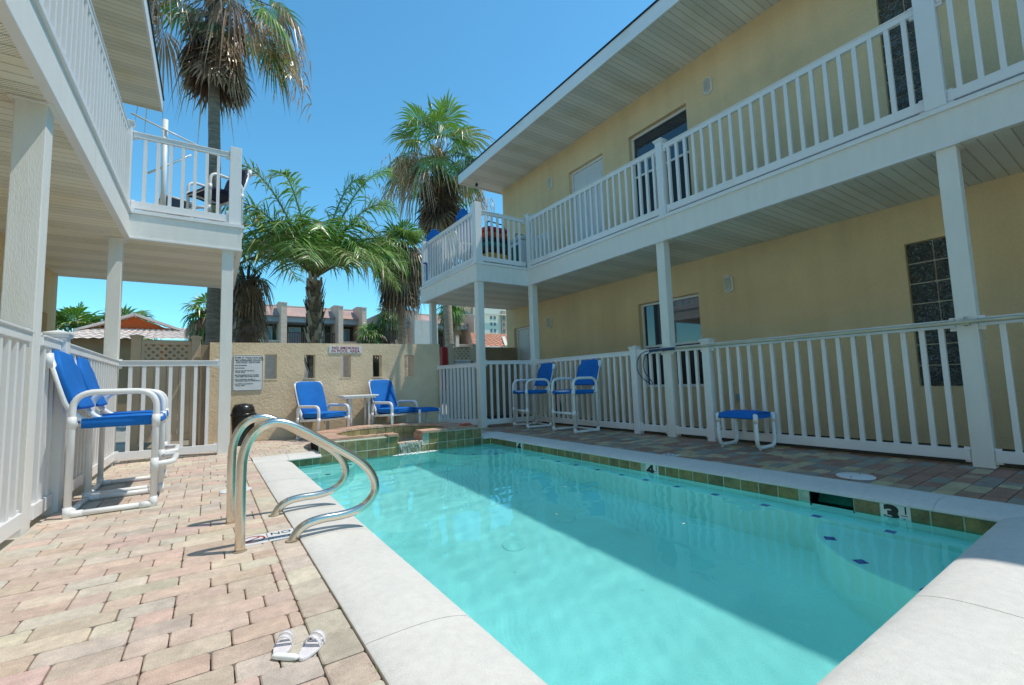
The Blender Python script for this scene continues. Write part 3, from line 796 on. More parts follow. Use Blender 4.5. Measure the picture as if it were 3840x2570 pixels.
def cap_post(parent, x, y, z0, z1, w=.10, cap=True, name='post', mat='white'):
    m = MB(); m.box(x - w / 2, x + w / 2, y - w / 2, y + w / 2, z0, z1)
    o = m.build(name, mat, parent, bevel=.004)
    if cap:
        c = MB(); k = w / 2
        c.box(x - k - .012, x + k + .012, y - k - .012, y + k + .012, z1 + .0005, z1 + .022)
        c.add([(x - k - .022, y - k - .022, z1 + .023), (x + k + .022, y - k - .022, z1 + .023), (x + k + .022, y + k + .022, z1 + .023), (x - k - .022, y + k + .022, z1 + .023),
               (x - k - .022, y - k - .022, z1 + .036), (x + k + .022, y - k - .022, z1 + .036), (x + k + .022, y + k + .022, z1 + .036), (x - k - .022, y + k + .022, z1 + .036), (x, y, z1 + .062)],
              [(0, 3, 2, 1), (0, 1, 5, 4), (1, 2, 6, 5), (2, 3, 7, 6), (3, 0, 4, 7), (4, 5, 8), (5, 6, 8), (6, 7, 8), (7, 4, 8)])
        c.build('post_cap', mat, o)
    return o

Y0 = -7.0
def deck(parent, side, X, XB, YB, W):
    """balcony: floor slab, soffit, fascia; side=+1 for the right building (wall at larger x)"""
    e = side
    fl = MB(); fl.box(min(X + e * .06, W), max(X + e * .06, W), Y0, YE, ZD0 + .03, ZD1 - .03); fl.box(min(XB + e * .06, X + e * .06), max(XB + e * .06, X + e * .06), YB + .06, YE, ZD0 + .03, ZD1 - .03)
    o = fl.build('balcony_floor', 'concrete', parent)
    so = MB(); so.box(min(X + e * .05, W - e * .003), max(X + e * .05, W - e * .003), Y0, YE - .05, ZD0 + .001, ZD0 + .028); so.box(min(XB + e * .05, X + e * .05), max(XB + e * .05, X + e * .05), YB + .05, YE - .05, ZD0 + .001, ZD0 + .028)
    so.build('soffit', 'soffit' if side < 0 else 'soffit_grey', o)
    fa = MB()
    def seg(x0, x1, y0, y1):
        fa.box(x0, x1, y0, y1, ZD0, ZD1 - .055)
    xa, xb = sorted((X - e * .0, X + e * .04)); seg(xa, xb, Y0, YB + .0)
    xa, xb = sorted((XB, XB + e * .04)); seg(xa, xb, YB, YE)
    xa, xb = sorted((XB + e * .04, X + e * .0395)); seg(xa, xb, YB + .0, YB + .04)
    xa, xb = sorted((XB + e * .04, W - e * .01)); seg(xa, xb, YE - .04, YE)
    f = fa.build('fascia', 'whitewood', parent, bevel=.003)
    tr = MB()      # trim: drip board on top, thin strip at the bottom
    for z0, z1, k in ((ZD1 - .055, ZD1 - .008, .022), (ZD0 - .006, ZD0 + .018, .012)):
        xa, xb = sorted((X - e * k, X + e * .05)); tr.box(xa, xb, Y0, YB - k, z0, z1)
        xa, xb = sorted((XB - e * k, XB + e * .05)); tr.box(xa, xb, YB - k + .001, YE + k, z0 + .0007, z1 + .0007)
        xa, xb = sorted((XB + e * .0505, X + e * .05)); tr.box(xa, xb, YB - k + .0013, YB + .05, z0 + .0003, z1 + .0003)
    tr.build('trim', 'white', f, bevel=.002)
    return o

# ------------------------------------------------------------------ RIGHT BUILDING
RB = thing('apartment_house', 'two-storey tan stucco building with white balcony, right of the pool', 'building', (WR + 3, 3, 0))
XBR, YBR = 4.21, 7.38
holesR = [(4.45, 5.75, .66, 2.26), (8.93, 10.05, .0, 2.29), (1.225, 1.705, .64, 2.335),
          (4.44, 5.755, ZD1 + .75, 5.66), (6.48, 7.57, ZD1 + .0, 5.68), (1.235, 1.715, 3.93, 6.1)]
wl = MB(); facade(wl, WR, Y0, 10.42, -.03, ZROOF + .05, holesR, -1)
wl.box(WR + .005, WR + 6, 10.38, 10.42, -.03, ZROOF + .05); wl.box(WR + .005, WR + 6, Y0, Y0 + .05, -.03, ZROOF + .05); wl.box(WR + 5.95, WR + 6, Y0 + .05, 10.38, -.03, ZROOF + .05)
wallR = wl.build('wall', 'stucco', RB)
window(RB, WR, -1, 4.45, 5.75, .66, 2.26, 1.43); window(RB, WR, -1, 4.44, 5.755, ZD1 + .75, 5.66, 4.82)
door(RB, WR, -1, 8.93, 10.05, .0, 2.29); door(RB, WR, -1, 6.48, 7.57, ZD1, 5.68)
glass_blocks(RB, WR, -1, 1.225, .64, 2.335); glass_blocks(RB, WR, -1, 1.235, 3.93, 6.1)
for y, z in ((8.24, 5.70), (4.0, 5.71), (8.48, 2.26), (3.9, 2.30)): wall_lamp(RB, WR, -1, y, z)
ou = MB(); ou.box(WR - .02, WR - .001, 3.83, 3.91, .43, .55); oo = ou.build('outlet', 'taupe', RB, bevel=.004)
MB().box(WR - .05, WR - .0205, 3.84, 3.90, .445, .535).build('cover', 'greyblue', oo, bevel=.006)
deck(RB, 1, XR, XBR, YBR, WR)
# structural posts
def struct_post(parent, x, y, z0, z1, w=.135, mat='whitewood', lean=0):
    m = MB(); m.box(x - w / 2, x + w / 2, y - w / 2, y + w / 2, z0, z1)
    o = m.build('post', mat, parent, bevel=.005)
    if z1 < 3: MB().box(x - w / 2 - .03, x + w / 2 + .03, y - w / 2 - .03, y + w / 2 + .03, z1 - .012, z1 - .001).build('post_plate', 'whitewood', o)
    return o
for x, y in ((4.31, 7.47), (5.49, 7.30), (5.49, 4.08), (5.49, .99), (5.49, -2.1), (4.45, 9.98)): struct_post(RB, x, y, -.02, ZD0 - .002)
# upper posts and railings
ZB = ZD1 + .03
struct_post(RB, XBR + .085, YBR + .09, ZD1 - .005, 4.40, .145, 'white')
struct_post(RB, XBR + .085, YE - .09, ZD1 - .005, 4.33, .12, 'white'); struct_post(RB, XR + .05, 1.02, ZD1 - .005, 4.45, .145, 'white')
cap_post(RB, XR + .05, YBR - .05, ZD1 - .005, 4.29); cap_post(RB, XR + .05, 4.0, ZD1 - .005, 4.31, .11); cap_post(RB, XR + .05, -2.1, ZD1 - .005, 4.31, .11)
railing(RB, (XR + .045, 4.06), (XR + .045, YBR - .1), ZRAIL, ZB); railing(RB, (XR + .045, 1.10), (XR + .045, 3.94), ZRAIL, ZB); railing(RB, (XR + .045, -2.04), (XR + .045, .94), ZRAIL, ZB)
railing(RB, (XBR + .16, YBR + .06), (XR - .0, YBR + .06), ZRAIL, ZB); railing(RB, (XBR + .06, YBR + .17), (XBR + .06, YE - .15), ZRAIL, ZB)
railing(RB, (XBR + .16, YE - .06), (WR - .02, YE - .06), ZRAIL, ZB)
# roof
def roof(parent, side, XE, W, YF, mat='soffit'):
    e = side
    so = MB(); xa, xb = sorted((XE + e * .03, W)); so.box(xa, xb, Y0, YF - .03, ZROOF, ZROOF + .02); xa, xb = sorted((W, W + e * 6.)); so.box(xa, xb, 10.43 if side > 0 else YE + .03, YF - .03, ZROOF, ZROOF + .02)
    s = so.build('eaves_soffit', mat, parent)
    fa = MB(); xa, xb = sorted((XE, XE + e * .03)); fa.box(xa, xb, Y0, YF, ZROOF - .02, ZROOF + .235); xa, xb = sorted((XE + e * .03, W + e * 6.3)); fa.box(xa, xb, YF - .03, YF, ZROOF - .02, ZROOF + .235)
    f = fa.build('roof_fascia', 'white', parent)
    tr = MB(); xa, xb = sorted((XE - e * .02, XE + e * .03)); tr.box(xa, xb, Y0, YF + .02, ZROOF + .236, ZROOF + .262); tr.build('drip_edge', 'darkglass', f)
    r = MB(); xm = W + e * 3.2
    xa, xc = XE + e * .0, W + e * 6.5
    r.add([(xa, Y0, ZROOF + .24), (xc, Y0, ZROOF + .24), (xc, YF, ZROOF + .24), (xa, YF, ZROOF + .24), (xm, Y0 + 3, ZROOF + 1.7), (xm, YF - 3.5, ZROOF + 1.7)], [(0, 3, 5, 4), (1, 4, 5, 2), (0, 4, 1), (3, 2, 5), (0, 1, 2, 3)])
    r.build('roof', 'shingle', parent)
roof(RB, 1, 5.55, WR, 10.6, 'soffit_grey')
# security camera under the eaves
cm = MB(); cm.ell((5.98, 10.35, ZROOF - .045), (.04, .05, .04)); cm.box(5.96, 6.0, 10.33, 10.37, ZROOF - .03, ZROOF - .001); cm.build('eaves_camera', 'black', RB)

# ------------------------------------------------------------------ LEFT BUILDING
LB = thing('apartment_house', 'two-storey building left of the pool with cream balcony soffit and white railings', 'building', (WL - 3, 3, 0))
XBL, YBL = .325, 7.26; XLF = -.90
wl = MB(); holesL = [(8.75, 9.7, .95, 1.88 + .25), (3.0, 4.2, .9, 2.2)]
facade(wl, WL, Y0, YE, -.03, ZROOF + .05, holesL, 1)
wl.box(WL - 6, WL - .005, YE - .04, YE, -.03, ZROOF + .05); wl.box(WL - 6, WL - .005, Y0, Y0 + .05, -.03, ZROOF + .05); wl.box(WL - 6, WL - 5.95, Y0 + .05, YE - .04, -.03, ZROOF + .05)
wl.build('wall', 'stucco', LB)
window(LB, WL, 1, 8.75, 9.7, .95, 2.13, 1.5); window(LB, WL, 1, 3.0, 4.2, .9, 2.2, 1.5)
wall_lamp(LB, WL, 1, 8.2, 2.27)
deck(LB, -1, XLF, XBL, YBL, WL)
for x, y, w_ in ((-1.03, 4.17, .155), (-1.03, 7.38, .135), (.165, 7.38, .14), (-1.03, 1.0, .155), (.2, 10.0, .135)) : struct_post(LB, x, y, -.02, ZD0 - .002, w_)
struct_post(LB, XBL - .09, YBL + .09, ZD1 - .005, 4.34, .145, 'white')
cap_post(LB, XLF - .06, YBL - .02, ZD1 - .005, 4.30, .11); struct_post(LB, XBL - .085, YE - .09, ZD1 - .005, 4.33, .12, 'white')
railing(LB, (XLF - .06, 3.6), (XLF - .06, YBL - .1), ZRAIL, ZB); railing(LB, (XLF - .06, -2), (XLF - .06, 3.48), ZRAIL, ZB); cap_post(LB, XLF - .06, 3.54, ZD1 - .005, 4.30, .11)
railing(LB, (XLF + .0, YBL + .06), (XBL - .17, YBL + .06), ZRAIL, ZB); railing(LB, (XBL - .06, YBL + .17), (XBL - .06, YE - .15), ZRAIL, ZB)
railing(LB, (WL + .02, YE - .06), (XBL - .15, YE - .06), ZRAIL - .15, ZB)
roof(LB, -1, -.89, WL, 10.62)

# ------------------------------------------------------------------ ground fences
def fence(label, p0, p1, posts, ztop=ZF, group=None):
    f = thing('picket_fence', label, 'fence', (p0[0], p0[1], 0), 0, group)
    return f
FR = fence('long white picket fence between the pool and the right building', (XR + .04, 7.2), (XR + .04, -2), None)
xf = 5.455
for y in (4.68, 3.46): cap_post(FR, xf, y, -.02, ZF + .02, .105)
for a, b in ((4.735, 7.22), (4.155, 4.625), (3.515, 4.01), (1.065, 3.405), (-2.03, .915)): railing(FR, (xf, a), (xf, b), ZF, .05, name='fence_panel', rw=.05)
FS = fence('short white picket fence panel standing across between two right porch posts', (4.38, 7.42), (5.42, 7.42), None)
railing(FS, (4.385, 7.44), (5.42, 7.34), ZF, .05, name='fence_panel', rw=.05)
FT = fence('white picket fence panel joining the sand wall to the porch post', (4.3, 7.54), (3.93, 8.6), None)
railing(FT, (3.93, 8.63), (4.26, 7.56), 1.225, .05, name='fence_panel', rw=.05, sp=.105)
cap_post(FT, 3.915, 8.72, -.02, 1.24, .05, False)
FL = fence('white picket fence behind the bar chairs along the left porch', (XL, 4.2), (XL, 7.3), None)
cap_post(FL, XL - .02, 4.76, -.02, ZF + .03, .11)
for a, b in ((4.82, 7.30), (4.26, 4.70), (1.1, 4.04), (-2, .9)): railing(FL, (XL - .02, a), (XL - .02, b), ZF, .05, name='fence_panel', rw=.055, sp=.125)
FB = fence('white picket fence panel at the far left between two porch posts', (XL, 7.3), (.1, 7.3), None)
railing(FB, (-.955, 7.33), (.09, 7.33), ZF, .045, name='fence_panel', rw=.05)

# ------------------------------------------------------------------ back wall
bw = thing('garden_wall', 'sand-coloured stucco wall with five narrow openings behind the lounge chairs', 'wall', (2, 8.72, 0))
HO = [(.762, .945), (1.375, 1.558), (1.989, 2.18), (2.59, 2.764), (3.226, 3.423)]
m = MB(); yA, yB = 8.65, 8.82; zb0, zb1 = 1.028, 1.448
xs = [-.02] + [v for h in HO for v in h] + [3.99]
m.box(-.02, 3.99, yA, yB, -.03, zb0); 
def ztop(x): return 1.635 + .012 * x
for i in range(0, len(xs) - 1, 2):
    m.box(xs[i], xs[i + 1], yA, yB, zb0, zb1)
m.add([(-.02, yA, zb1), (3.99, yA, zb1), (3.99, yA, ztop(3.99)), (-.02, yA, ztop(0)), (-.02, yB, zb1), (3.99, yB, zb1), (3.99, yB, ztop(3.99)), (-.02, yB, ztop(0))],
      [(0, 1, 2, 3), (4, 7, 6, 5), (3, 2, 6, 7), (0, 4, 5, 1), (0, 3, 7, 4), (1, 5, 6, 2)])
m.build('wall', 'stucco_rough', bw)
rs = MB()
for h in HO: rs.box(h[0] - .01, h[1] + .01, yA - .006, yA + .001, zb0 - .02, zb0 - .001)
rs.build('opening_sill', 'stucco_rough', bw)

# signs
sg = thing('rules_sign', 'white pool rules sign with black border on the left of the sand wall', 'sign', (.52, 8.64, 1.15))
def rrect(x0, x1, z0, z1, r, n=6):
    out = []
    for cx, cz, a in ((x1 - r, z1 - r, 0), (x0 + r, z1 - r, 90), (x0 + r, z0 + r, 180), (x1 - r, z0 + r, 270)):
        out += [(cx + r * cos(radians(a + 90 * k / n)), cz + r * sin(radians(a + 90 * k / n))) for k in range(n + 1)]
    return out
sx0, sx1, sz0, sz1 = .295, .735, .835, 1.435
MB().prism(rrect(sx0, sx1, sz0, sz1, .035), 8.636, 8.649, 'y').build('panel', 'signwhite', sg)
MB().prism(rrect(sx0 + .008, sx1 - .008, sz0 + .008, sz1 - .008, .03), 8.634, 8.637, 'y').build('border', 'signblack', sg)
MB().prism(rrect(sx0 + .015, sx1 - .015, sz0 + .015, sz1 - .015, .026), 8.632, 8.635, 'y').build('face', 'signwhite', sg)
U, V = (1, 0, 0), (0, 0, 1)
L0 = sx0 + .03
lines = [('SWIM AT YOUR OWN RISK', 1.385, .036, 0, .93), ('NO LIFEGUARD ON DUTY', 1.347, .036, .003, .97), ('POOL HOURS   8AM TO 10PM', 1.308, .026, .016, 1.0),
         ('•NO RUNNING', 1.262, .025, 0, 1.), ('•NO DIVING', 1.218, .025, 0, 1.), ('•NO GLASS OR FOOD IN', 1.174, .025, 0, 1.), ('  POOL AREA', 1.149, .025, 0, 1.),
         ('•BE CONSIDERATE OF OTHERS', 1.102, .025, 0, 1.), ('  AND KEEP THE NOISE DOWN', 1.077, .025, 0, 1.), ('•NO CHILDREN UNDER 12', 1.03, .025, 0, 1.), ('  WITHOUT ADULT SUPERVISION', 1.005, .025, 0, 1.),
         ('•NO PETS ALLOWED IN', .957, .025, 0, 1.), ('  POOL AREA', .93, .025, 0, 1.)]
for t_, z_, s_z, dx, sxx in lines: text_mesh(t_, s_z, 'signblack', sg, (L0 + dx, 8.6315, z_ - .01), U, V, sx=sxx, bold=.02)
MB().box(L0 + .02, sx1 - .05, 8.630, 8.6335, 1.329, 1.332).build('rule_line', 'signblack', sg)
ns = thing('no_smoking_sign', 'white NO SMOKING sign with red letters at the top of the sand wall', 'sign', (2.08, 8.64, 1.54))
MB().box(1.79, 2.378, 8.636, 8.649, 1.478, 1.612).build('panel', 'signwhite', ns, bevel=.002)
for t_, z_ in (('NO SMOKING', 1.553), ('IN POOL AREA', 1.493)):
    text_mesh(t_, .07, 'signred', ns, (2.084, 8.6345, z_), U, V, align='CENTER', sx=1.1, bold=.014)

# red boxes, gates
rbx = thing('red_cabinet', 'bright red cabinet beside the far left gate', 'cabinet', (.03, 8.9, 1.1))
m = MB(); m.box(-.03, .14, 8.86, 9.02, .9, 1.62); c_ = m.build('body', 'red', rbx, bevel=.01); MB().box(-.01, .12, 8.85, 8.8595, .93, 1.59).build('door', 'red', rbx)
def gate(label, x0, x1, y, ztop_, zlat0, zlat1, loc, sign=None):
    g_ = thing('lattice_gate', label, 'gate', loc)
    cap_post(g_, x0, y, -.02, ztop_, .12, True, 'post', 'taupe'); cap_post(g_, x1, y, -.02, ztop_ + .005, .12, True, 'post', 'taupe')
    a, b = x0 + .06, x1 - .06
    m = MB(); m.box(a, b, y - .025, y + .025, zlat1, ztop_ - .03); m.box(a, b, y - .025, y + .025, zlat0 - .09, zlat0); m.box(a, b, y - .025, y + .025, .1, .2); m.box(a, a + .04, y - .026, y + .026, .2005, zlat1); m.box(b - .04, b, y - .026, y + .026, .2005, zlat1)
    m.build('frame', 'taupe', g_, bevel=.004)
    bd = MB(); n_ = max(3, int((b - a) / .14)); w_ = (b - a) / n_
    for k in range(n_): bd.box(a + k * w_ + .003, a + (k + 1) * w_ - .003, y - .012, y + .012, .1995, zlat0 - .0895)
    bd.build('boards', 'taupe', g_, bevel=.003)
    lt = MB(); st = .105; hh = zlat1 - zlat0
    k = -hh
    while k < (b - a):
        for sgn in (1, -1):
            xa, xb = (a + k, a + k + hh) if sgn > 0 else (a + k + hh, a + k)
            za, zb_ = zlat0, zlat1
            # clip to frame
            if min(xa, xb) < a or max(xa, xb) > b:
                t0 = 0.; t1 = 1.
                if xa < a: t0 = (a - xa) / (xb - xa)
                if xb < a: t1 = (a - xa) / (xb - xa)
                if xb > b: t1 = (b - xa) / (xb - xa)
                if xa > b: t0 = (b - xa) / (xb - xa)
                if t0 >= t1: continue
            else: t0, t1 = 0, 1
            P0 = Vector((xa + (xb - xa) * t0, y + .006 * sgn, za + (zb_ - za) * t0)); P1 = Vector((xa + (xb - xa) * t1, y + .006 * sgn, za + (zb_ - za) * t1))
            if (P1 - P0).length > .03: lt.bar(P0, P1, .01, .036, up=(-sgn, 0, 1))
        k += st
    lt.build('lattice', 'taupe', g_)
    if sign:
        s = MB().box(a + .06, b - .05, y - .034, y - .0255, zlat0 - .20, zlat0 - .012).build('sign_plate', 'signwhite', g_)
        text_mesh(sign, .055, 'signblack', s, ((a + b) / 2, y - .0355, zlat0 - .075), U, V, align='CENTER', sx=.78)
    return g_
gate('taupe lattice-topped gate beyond the far left fence panel', -.955, -.205, 8.9, 1.70, 1.37, 1.61, (-.6, 8.9, 0))
gate('taupe lattice-topped gate with keep-closed notice, right of the sand wall', 4.40, 5.02, 9.0, 1.68, 1.385, 1.635, (4.7, 9.0, 0), 'PLEASE KEEP GATE CLOSED')
rp = thing('red_cabinet', 'dark red upright cabinet between the sand wall and the right gate', 'cabinet', (4.25, 9, 1))
MB().box(4.19, 4.325, 8.95, 9.06, .7, 1.655).build('body', 'red', rp, bevel=.012)
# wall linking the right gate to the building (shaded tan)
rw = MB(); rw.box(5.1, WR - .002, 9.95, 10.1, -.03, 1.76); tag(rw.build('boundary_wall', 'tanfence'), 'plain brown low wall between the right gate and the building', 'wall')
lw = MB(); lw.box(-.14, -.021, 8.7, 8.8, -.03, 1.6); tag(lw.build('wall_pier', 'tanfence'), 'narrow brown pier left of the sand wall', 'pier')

# ------------------------------------------------------------------ handrails
def handrail(y, label, xoff=0., zoff=0.):
    t = thing('pool_handrail', label, 'handrail', (.149 + xoff, y, 0), 0, 'stainless pool handrails')
    P = [(.149, -.02), (.148, .246), (.149, .40), (.155, .497), (.183, .582), (.232, .640), (.298, .663), (.368, .651), (.446, .610), (.558, .54), (.674, .465), (.763, .402), (.829, .332), (.864, .256), (.860, .188), (.815, .133), (.746, .102), (.659, .091), (.56, .091), (.479, .078), (.429, .046), (.392, -.015)]
    m = MB(); m.tube(smooth_path([(x + xoff, y, z) for x, z in P], 4), .0245, 20); m.build('tube', 'steel', t)
    for x in (.149, .398):
        e = MB(); e.lathe([(.034, -.002), (.034, .004), (.027, .008)], (x + xoff, y, 0), 20); e.build('anchor_socket', 'joint', t)
    return t
handrail(2.86, 'nearer curved stainless pool handrail'); handrail(3.50, 'farther curved stainless pool handrail', -.022)

# NO DIVING deck tiles between the handrails
dt = thing('no_diving_tile', 'white deck tile with red no-diving symbol between the handrails', 'deck tile', (.22, 3.02, 0))
MB().box(.15, .29, 2.93, 3.10, -.003, .004).build('tile', 'signwhite', dt, bevel=.002)
def ring_flat(mb, cx, cy, r0, r1, z, n=32):
    for k in range(n):
        a, b = 2 * pi * k / n, 2 * pi * (k + 1) / n
        mb.add([(cx + r * cos(t), cy + r * sin(t), z) for r, t in ((r0, a), (r1, a), (r1, b), (r0, b))], [(0, 1, 2, 3)])
rg = MB(); ring_flat(rg, .22, 3.015, .052, .062, .0055); rg.bar((.22 - .04, 3.015 - .04, .0052), (.22 + .04, 3.015 + .04, .0052), .009, .0008); rg.build('prohibition_ring', 'signred', dt)
di = MB(); di.bar((.19, 3.0, .0048), (.235, 3.03, .0048), .008, .0006); di.lathe([(.008, 0), (.008, .0006)], (.243, 3.035, .0045), 12); di.bar((.195, 2.985, .0048), (.25, 2.985, .0048), .003, .0006); di.build('diver_symbol', 'signblack', dt)
d2 = thing('no_diving_lettering_tile', 'white deck tile with black lettering beside the coping, between the handrails', 'deck tile', (.36, 3.0, 0))
MB().box(.295, .435, 2.93, 3.10, -.003, .0045).build('tile', 'signwhite', d2, bevel=.002)
text_mesh('NO', .07, 'signblack', d2, (.365, 3.03, .0055), (1, 0, 0), (0, 1, 0), align='CENTER', ext=.0004); text_mesh('DIVING', .042, 'signblack', d2, (.365, 2.96, .0055), (1, 0, 0), (0, 1, 0), align='CENTER', ext=.0004)
d3 = thing('no_diving_tile', 'white deck tile with round symbol on the shaded right deck', 'deck tile', (4.16, 3.16, 0))
MB().box(4.09, 4.24, 3.08, 3.24, -.003, .0045).build('tile', 'signwhite', d3, bevel=.002)
rg = MB(); ring_flat(rg, 4.165, 3.16, .045, .058, .0055); rg.bar((4.13, 3.12, .0052), (4.2, 3.2, .0052), .008, .0008); rg.build('prohibition_ring', 'signblack', d3)
# round skimmer lid
ld = thing('skimmer_lid', 'round white skimmer lid set in the right deck', 'lid', (4.33, 1.53, 0))
MB().lathe([(.13, -.004), (.13, .004), (.122, .008), (.01, .009)], (4.33, 1.53, 0), 36).build('cover', 'signwhite', ld)
sc_ = MB()
for k in range(2): sc_.lathe([(.008, 0), (.008, .002)], (4.33 + (.09 if k else -.09), 1.53, .0085), 10)
sc_.build('finger_holes', 'signblack', ld)
l2 = thing('skimmer_lid', 'round white lid in the sunlit left deck beyond the handrails', 'lid', (.2, 4.6, 0))
MB().lathe([(.12, -.004), (.12, .003), (.11, .006)], (.2, 4.6, 0), 36).build('cover', 'signwhite', l2)

# ------------------------------------------------------------------ furniture
def tb(pts, r=.021, rad=.0, n=12):
    return MB().tube(fillet(pts, rad) if rad else pts, r, n)
def joint(mb, a, b, r=.026):
    mb.tube([a, b], r, 12)
def sling(pts_a, pts_b, th=.012, nu=8, sag=0.):
    """fabric panel between two poly-lines, with thickness"""
    n = len(pts_a); m = MB(); top = []
    A = [Vector(p) for p in pts_a]; B = [Vector(p) for p in pts_b]
    vs = []
    for i in range(n):
        for j in range(nu + 1):
            t = j / nu; p = A[i].lerp(B[i], t); p.z -= sag * sin(pi * t) * sin(pi * min(max(i / (n - 1), .08), .92)); vs.append(p)
    nrm = (A[-1] - A[0]).cross(B[0] - A[0]).normalized() * th
    k = len(vs); vs2 = [v + nrm for v in vs]
    fs = []
    w_ = nu + 1
    for i in range(n - 1):
        for j in range(nu):
            fs.append((i * w_ + j, i * w_ + j + 1, (i + 1) * w_ + j + 1, (i + 1) * w_ + j)); fs.append((k + i * w_ + j, k + (i + 1) * w_ + j, k + (i + 1) * w_ + j + 1, k + i * w_ + j + 1))
    for i in range(n - 1):
        fs.append((i * w_, (i + 1) * w_, k + (i + 1) * w_, k + i * w_)); a = i * w_ + nu; b_ = (i + 1) * w_ + nu; fs.append((a, k + a, k + b_, b_))
    for j in range(nu):
        fs.append((j, k + j, k + j + 1, j + 1)); a = (n - 1) * w_ + j; fs.append((a, a + 1, k + a + 1, k + a))
    m.add(vs + vs2, fs, (1, 1, 1), True); return m

def bar_chair(label, loc, rz, fabric='blue', group='blue sling bar chairs by the pool', curved=True, cat='bar chair'):
    t = thing('bar_chair', label, cat, loc, rz, group); W, D = .29, .235; r = .0215
    for s in (-1, 1):
        y = s * W
        f = MB().tube(fillet([(-D, y, .03), (-D, y, .872), (D, y, .872), (D, y, .03)], .13, 8), r, 12)
        joint(f, (-D, y, .62), (-D, y, .70)); joint(f, (D, y, .60), (D, y, .69)); joint(f, (D, y, .0), (D, y, .075)); joint(f, (-D, y, .0), (-D, y, .075)); joint(f, (D, y, .26), (D, y, .36))
        joint(f, (-D, y, .024), (-D + .08, y, .024), .024); joint(f, (D, y, .024), (D - .08, y, .024), .024)
        f.build('side_frame', 'pvc', t, True)
        b = MB().tube([(-D, y, .024), (D, y, .024)], r * .93, 12); b.build('base_rail', 'pvc', t, True)
        l = MB().tube(fillet([(.225, y * .84, .655), (-.17, y * .84, .645), (-.27, y * .84, .76), (-.375, y * .84, 1.13)], .09, 6), r * .95, 12); joint(l, (-.372, y * .84, 1.05), (-.385, y * .84, 1.155), .03)
        l.build('back_pipe', 'pvc', t, True)
    c = MB().tube([(-D, -W, .024), (-D, W, .024)], r * .93, 12); c.build('rear_rail', 'pvc', t, True)
    if curved: c = MB().tube(fillet([(D, -W, .31), (D + .11, -W + .06, .315), (D + .11, W - .06, .315), (D, W, .31)], .07, 6), r, 12)
    else: c = MB().tube([(D, -W, .31), (D, W, .31)], r, 12)
    if not curved:
        joint(c, (D, -W + .004, .31), (D, -W + .05, .31), .025); joint(c, (D, W - .004, .31), (D, W - .05, .31), .025)
    c.build('footrest', 'pvc', t, True)
    for x, z in ((.232, .655), (-.232, .645)):
        c = MB().tube([(x, -W, z), (x, W, z)], r, 12)
        for s in (-1, 1): joint(c, (x, s * (W - .006), z), (x, s * (W - .06), z), .026)
        c.build('seat_rail', 'pvc', t, True)
    c = MB().tube([(-.388, -W * .84, 1.14), (-.388, W * .84, 1.14)], r, 12); c.build('top_rail', 'pvc', t, True)
    q_ = [(.262, .640), (.256, .672), (.235, .684), (.08, .686), (-.05, .682), (-.19, .678), (-.215, .66)]
    se = sling([(a, -.262, b) for a, b in q_], [(a, .262, b) for a, b in q_], .008, 10, .026)
    for sg_ in (-1, 1):
        P_ = []
        for k in range(9):
            x_ = -.19 + .43 * k / 8; P_ += [(x_, sg_ * .264, .684), (x_, sg_ * .27, .655), (x_, sg_ * .268, .617 - .006 * sin(k * 1.9)), (x_, sg_ * .25, .612), (x_, sg_ * .25, .684)]
        se.add(P_, [(k * 5 + j, k * 5 + j + 1, (k + 1) * 5 + j + 1, (k + 1) * 5 + j) for k in range(8) for j in range(4)], (1, 1, 1), True)
    se.build('seat', fabric, t, True)
    bk = sling([(-.238, -.25, .745), (-.268, -.262, .80), (-.315, -.262, .93), (-.35, -.262, 1.05), (-.368, -.21, 1.105), (-.385, -.20, 1.17)], [(-.238, .25, .745), (-.268, .262, .80), (-.315, .262, .93), (-.35, .262, 1.05), (-.368, .21, 1.105), (-.385, .20, 1.17)], -.045, 8, 0)
    bk.build('backrest', fabric, t, True, bevel=.012)
    return t
bar_chair('nearest blue-seated white PVC bar chair against the left fence', (-.575, 4.70, 0), .0)
bar_chair('blue-seated white PVC bar chair half hidden behind the nearest one at the left fence', (-.60, 5.46, 0), .02)
bar_chair('left one of two shaded blue bar chairs against the right fence', (5.03, 6.86, 0), pi - .17, curved=False)
bar_chair('right one of two shaded blue bar chairs against the right fence', (5.04, 5.66, 0), pi - .07, curved=False)

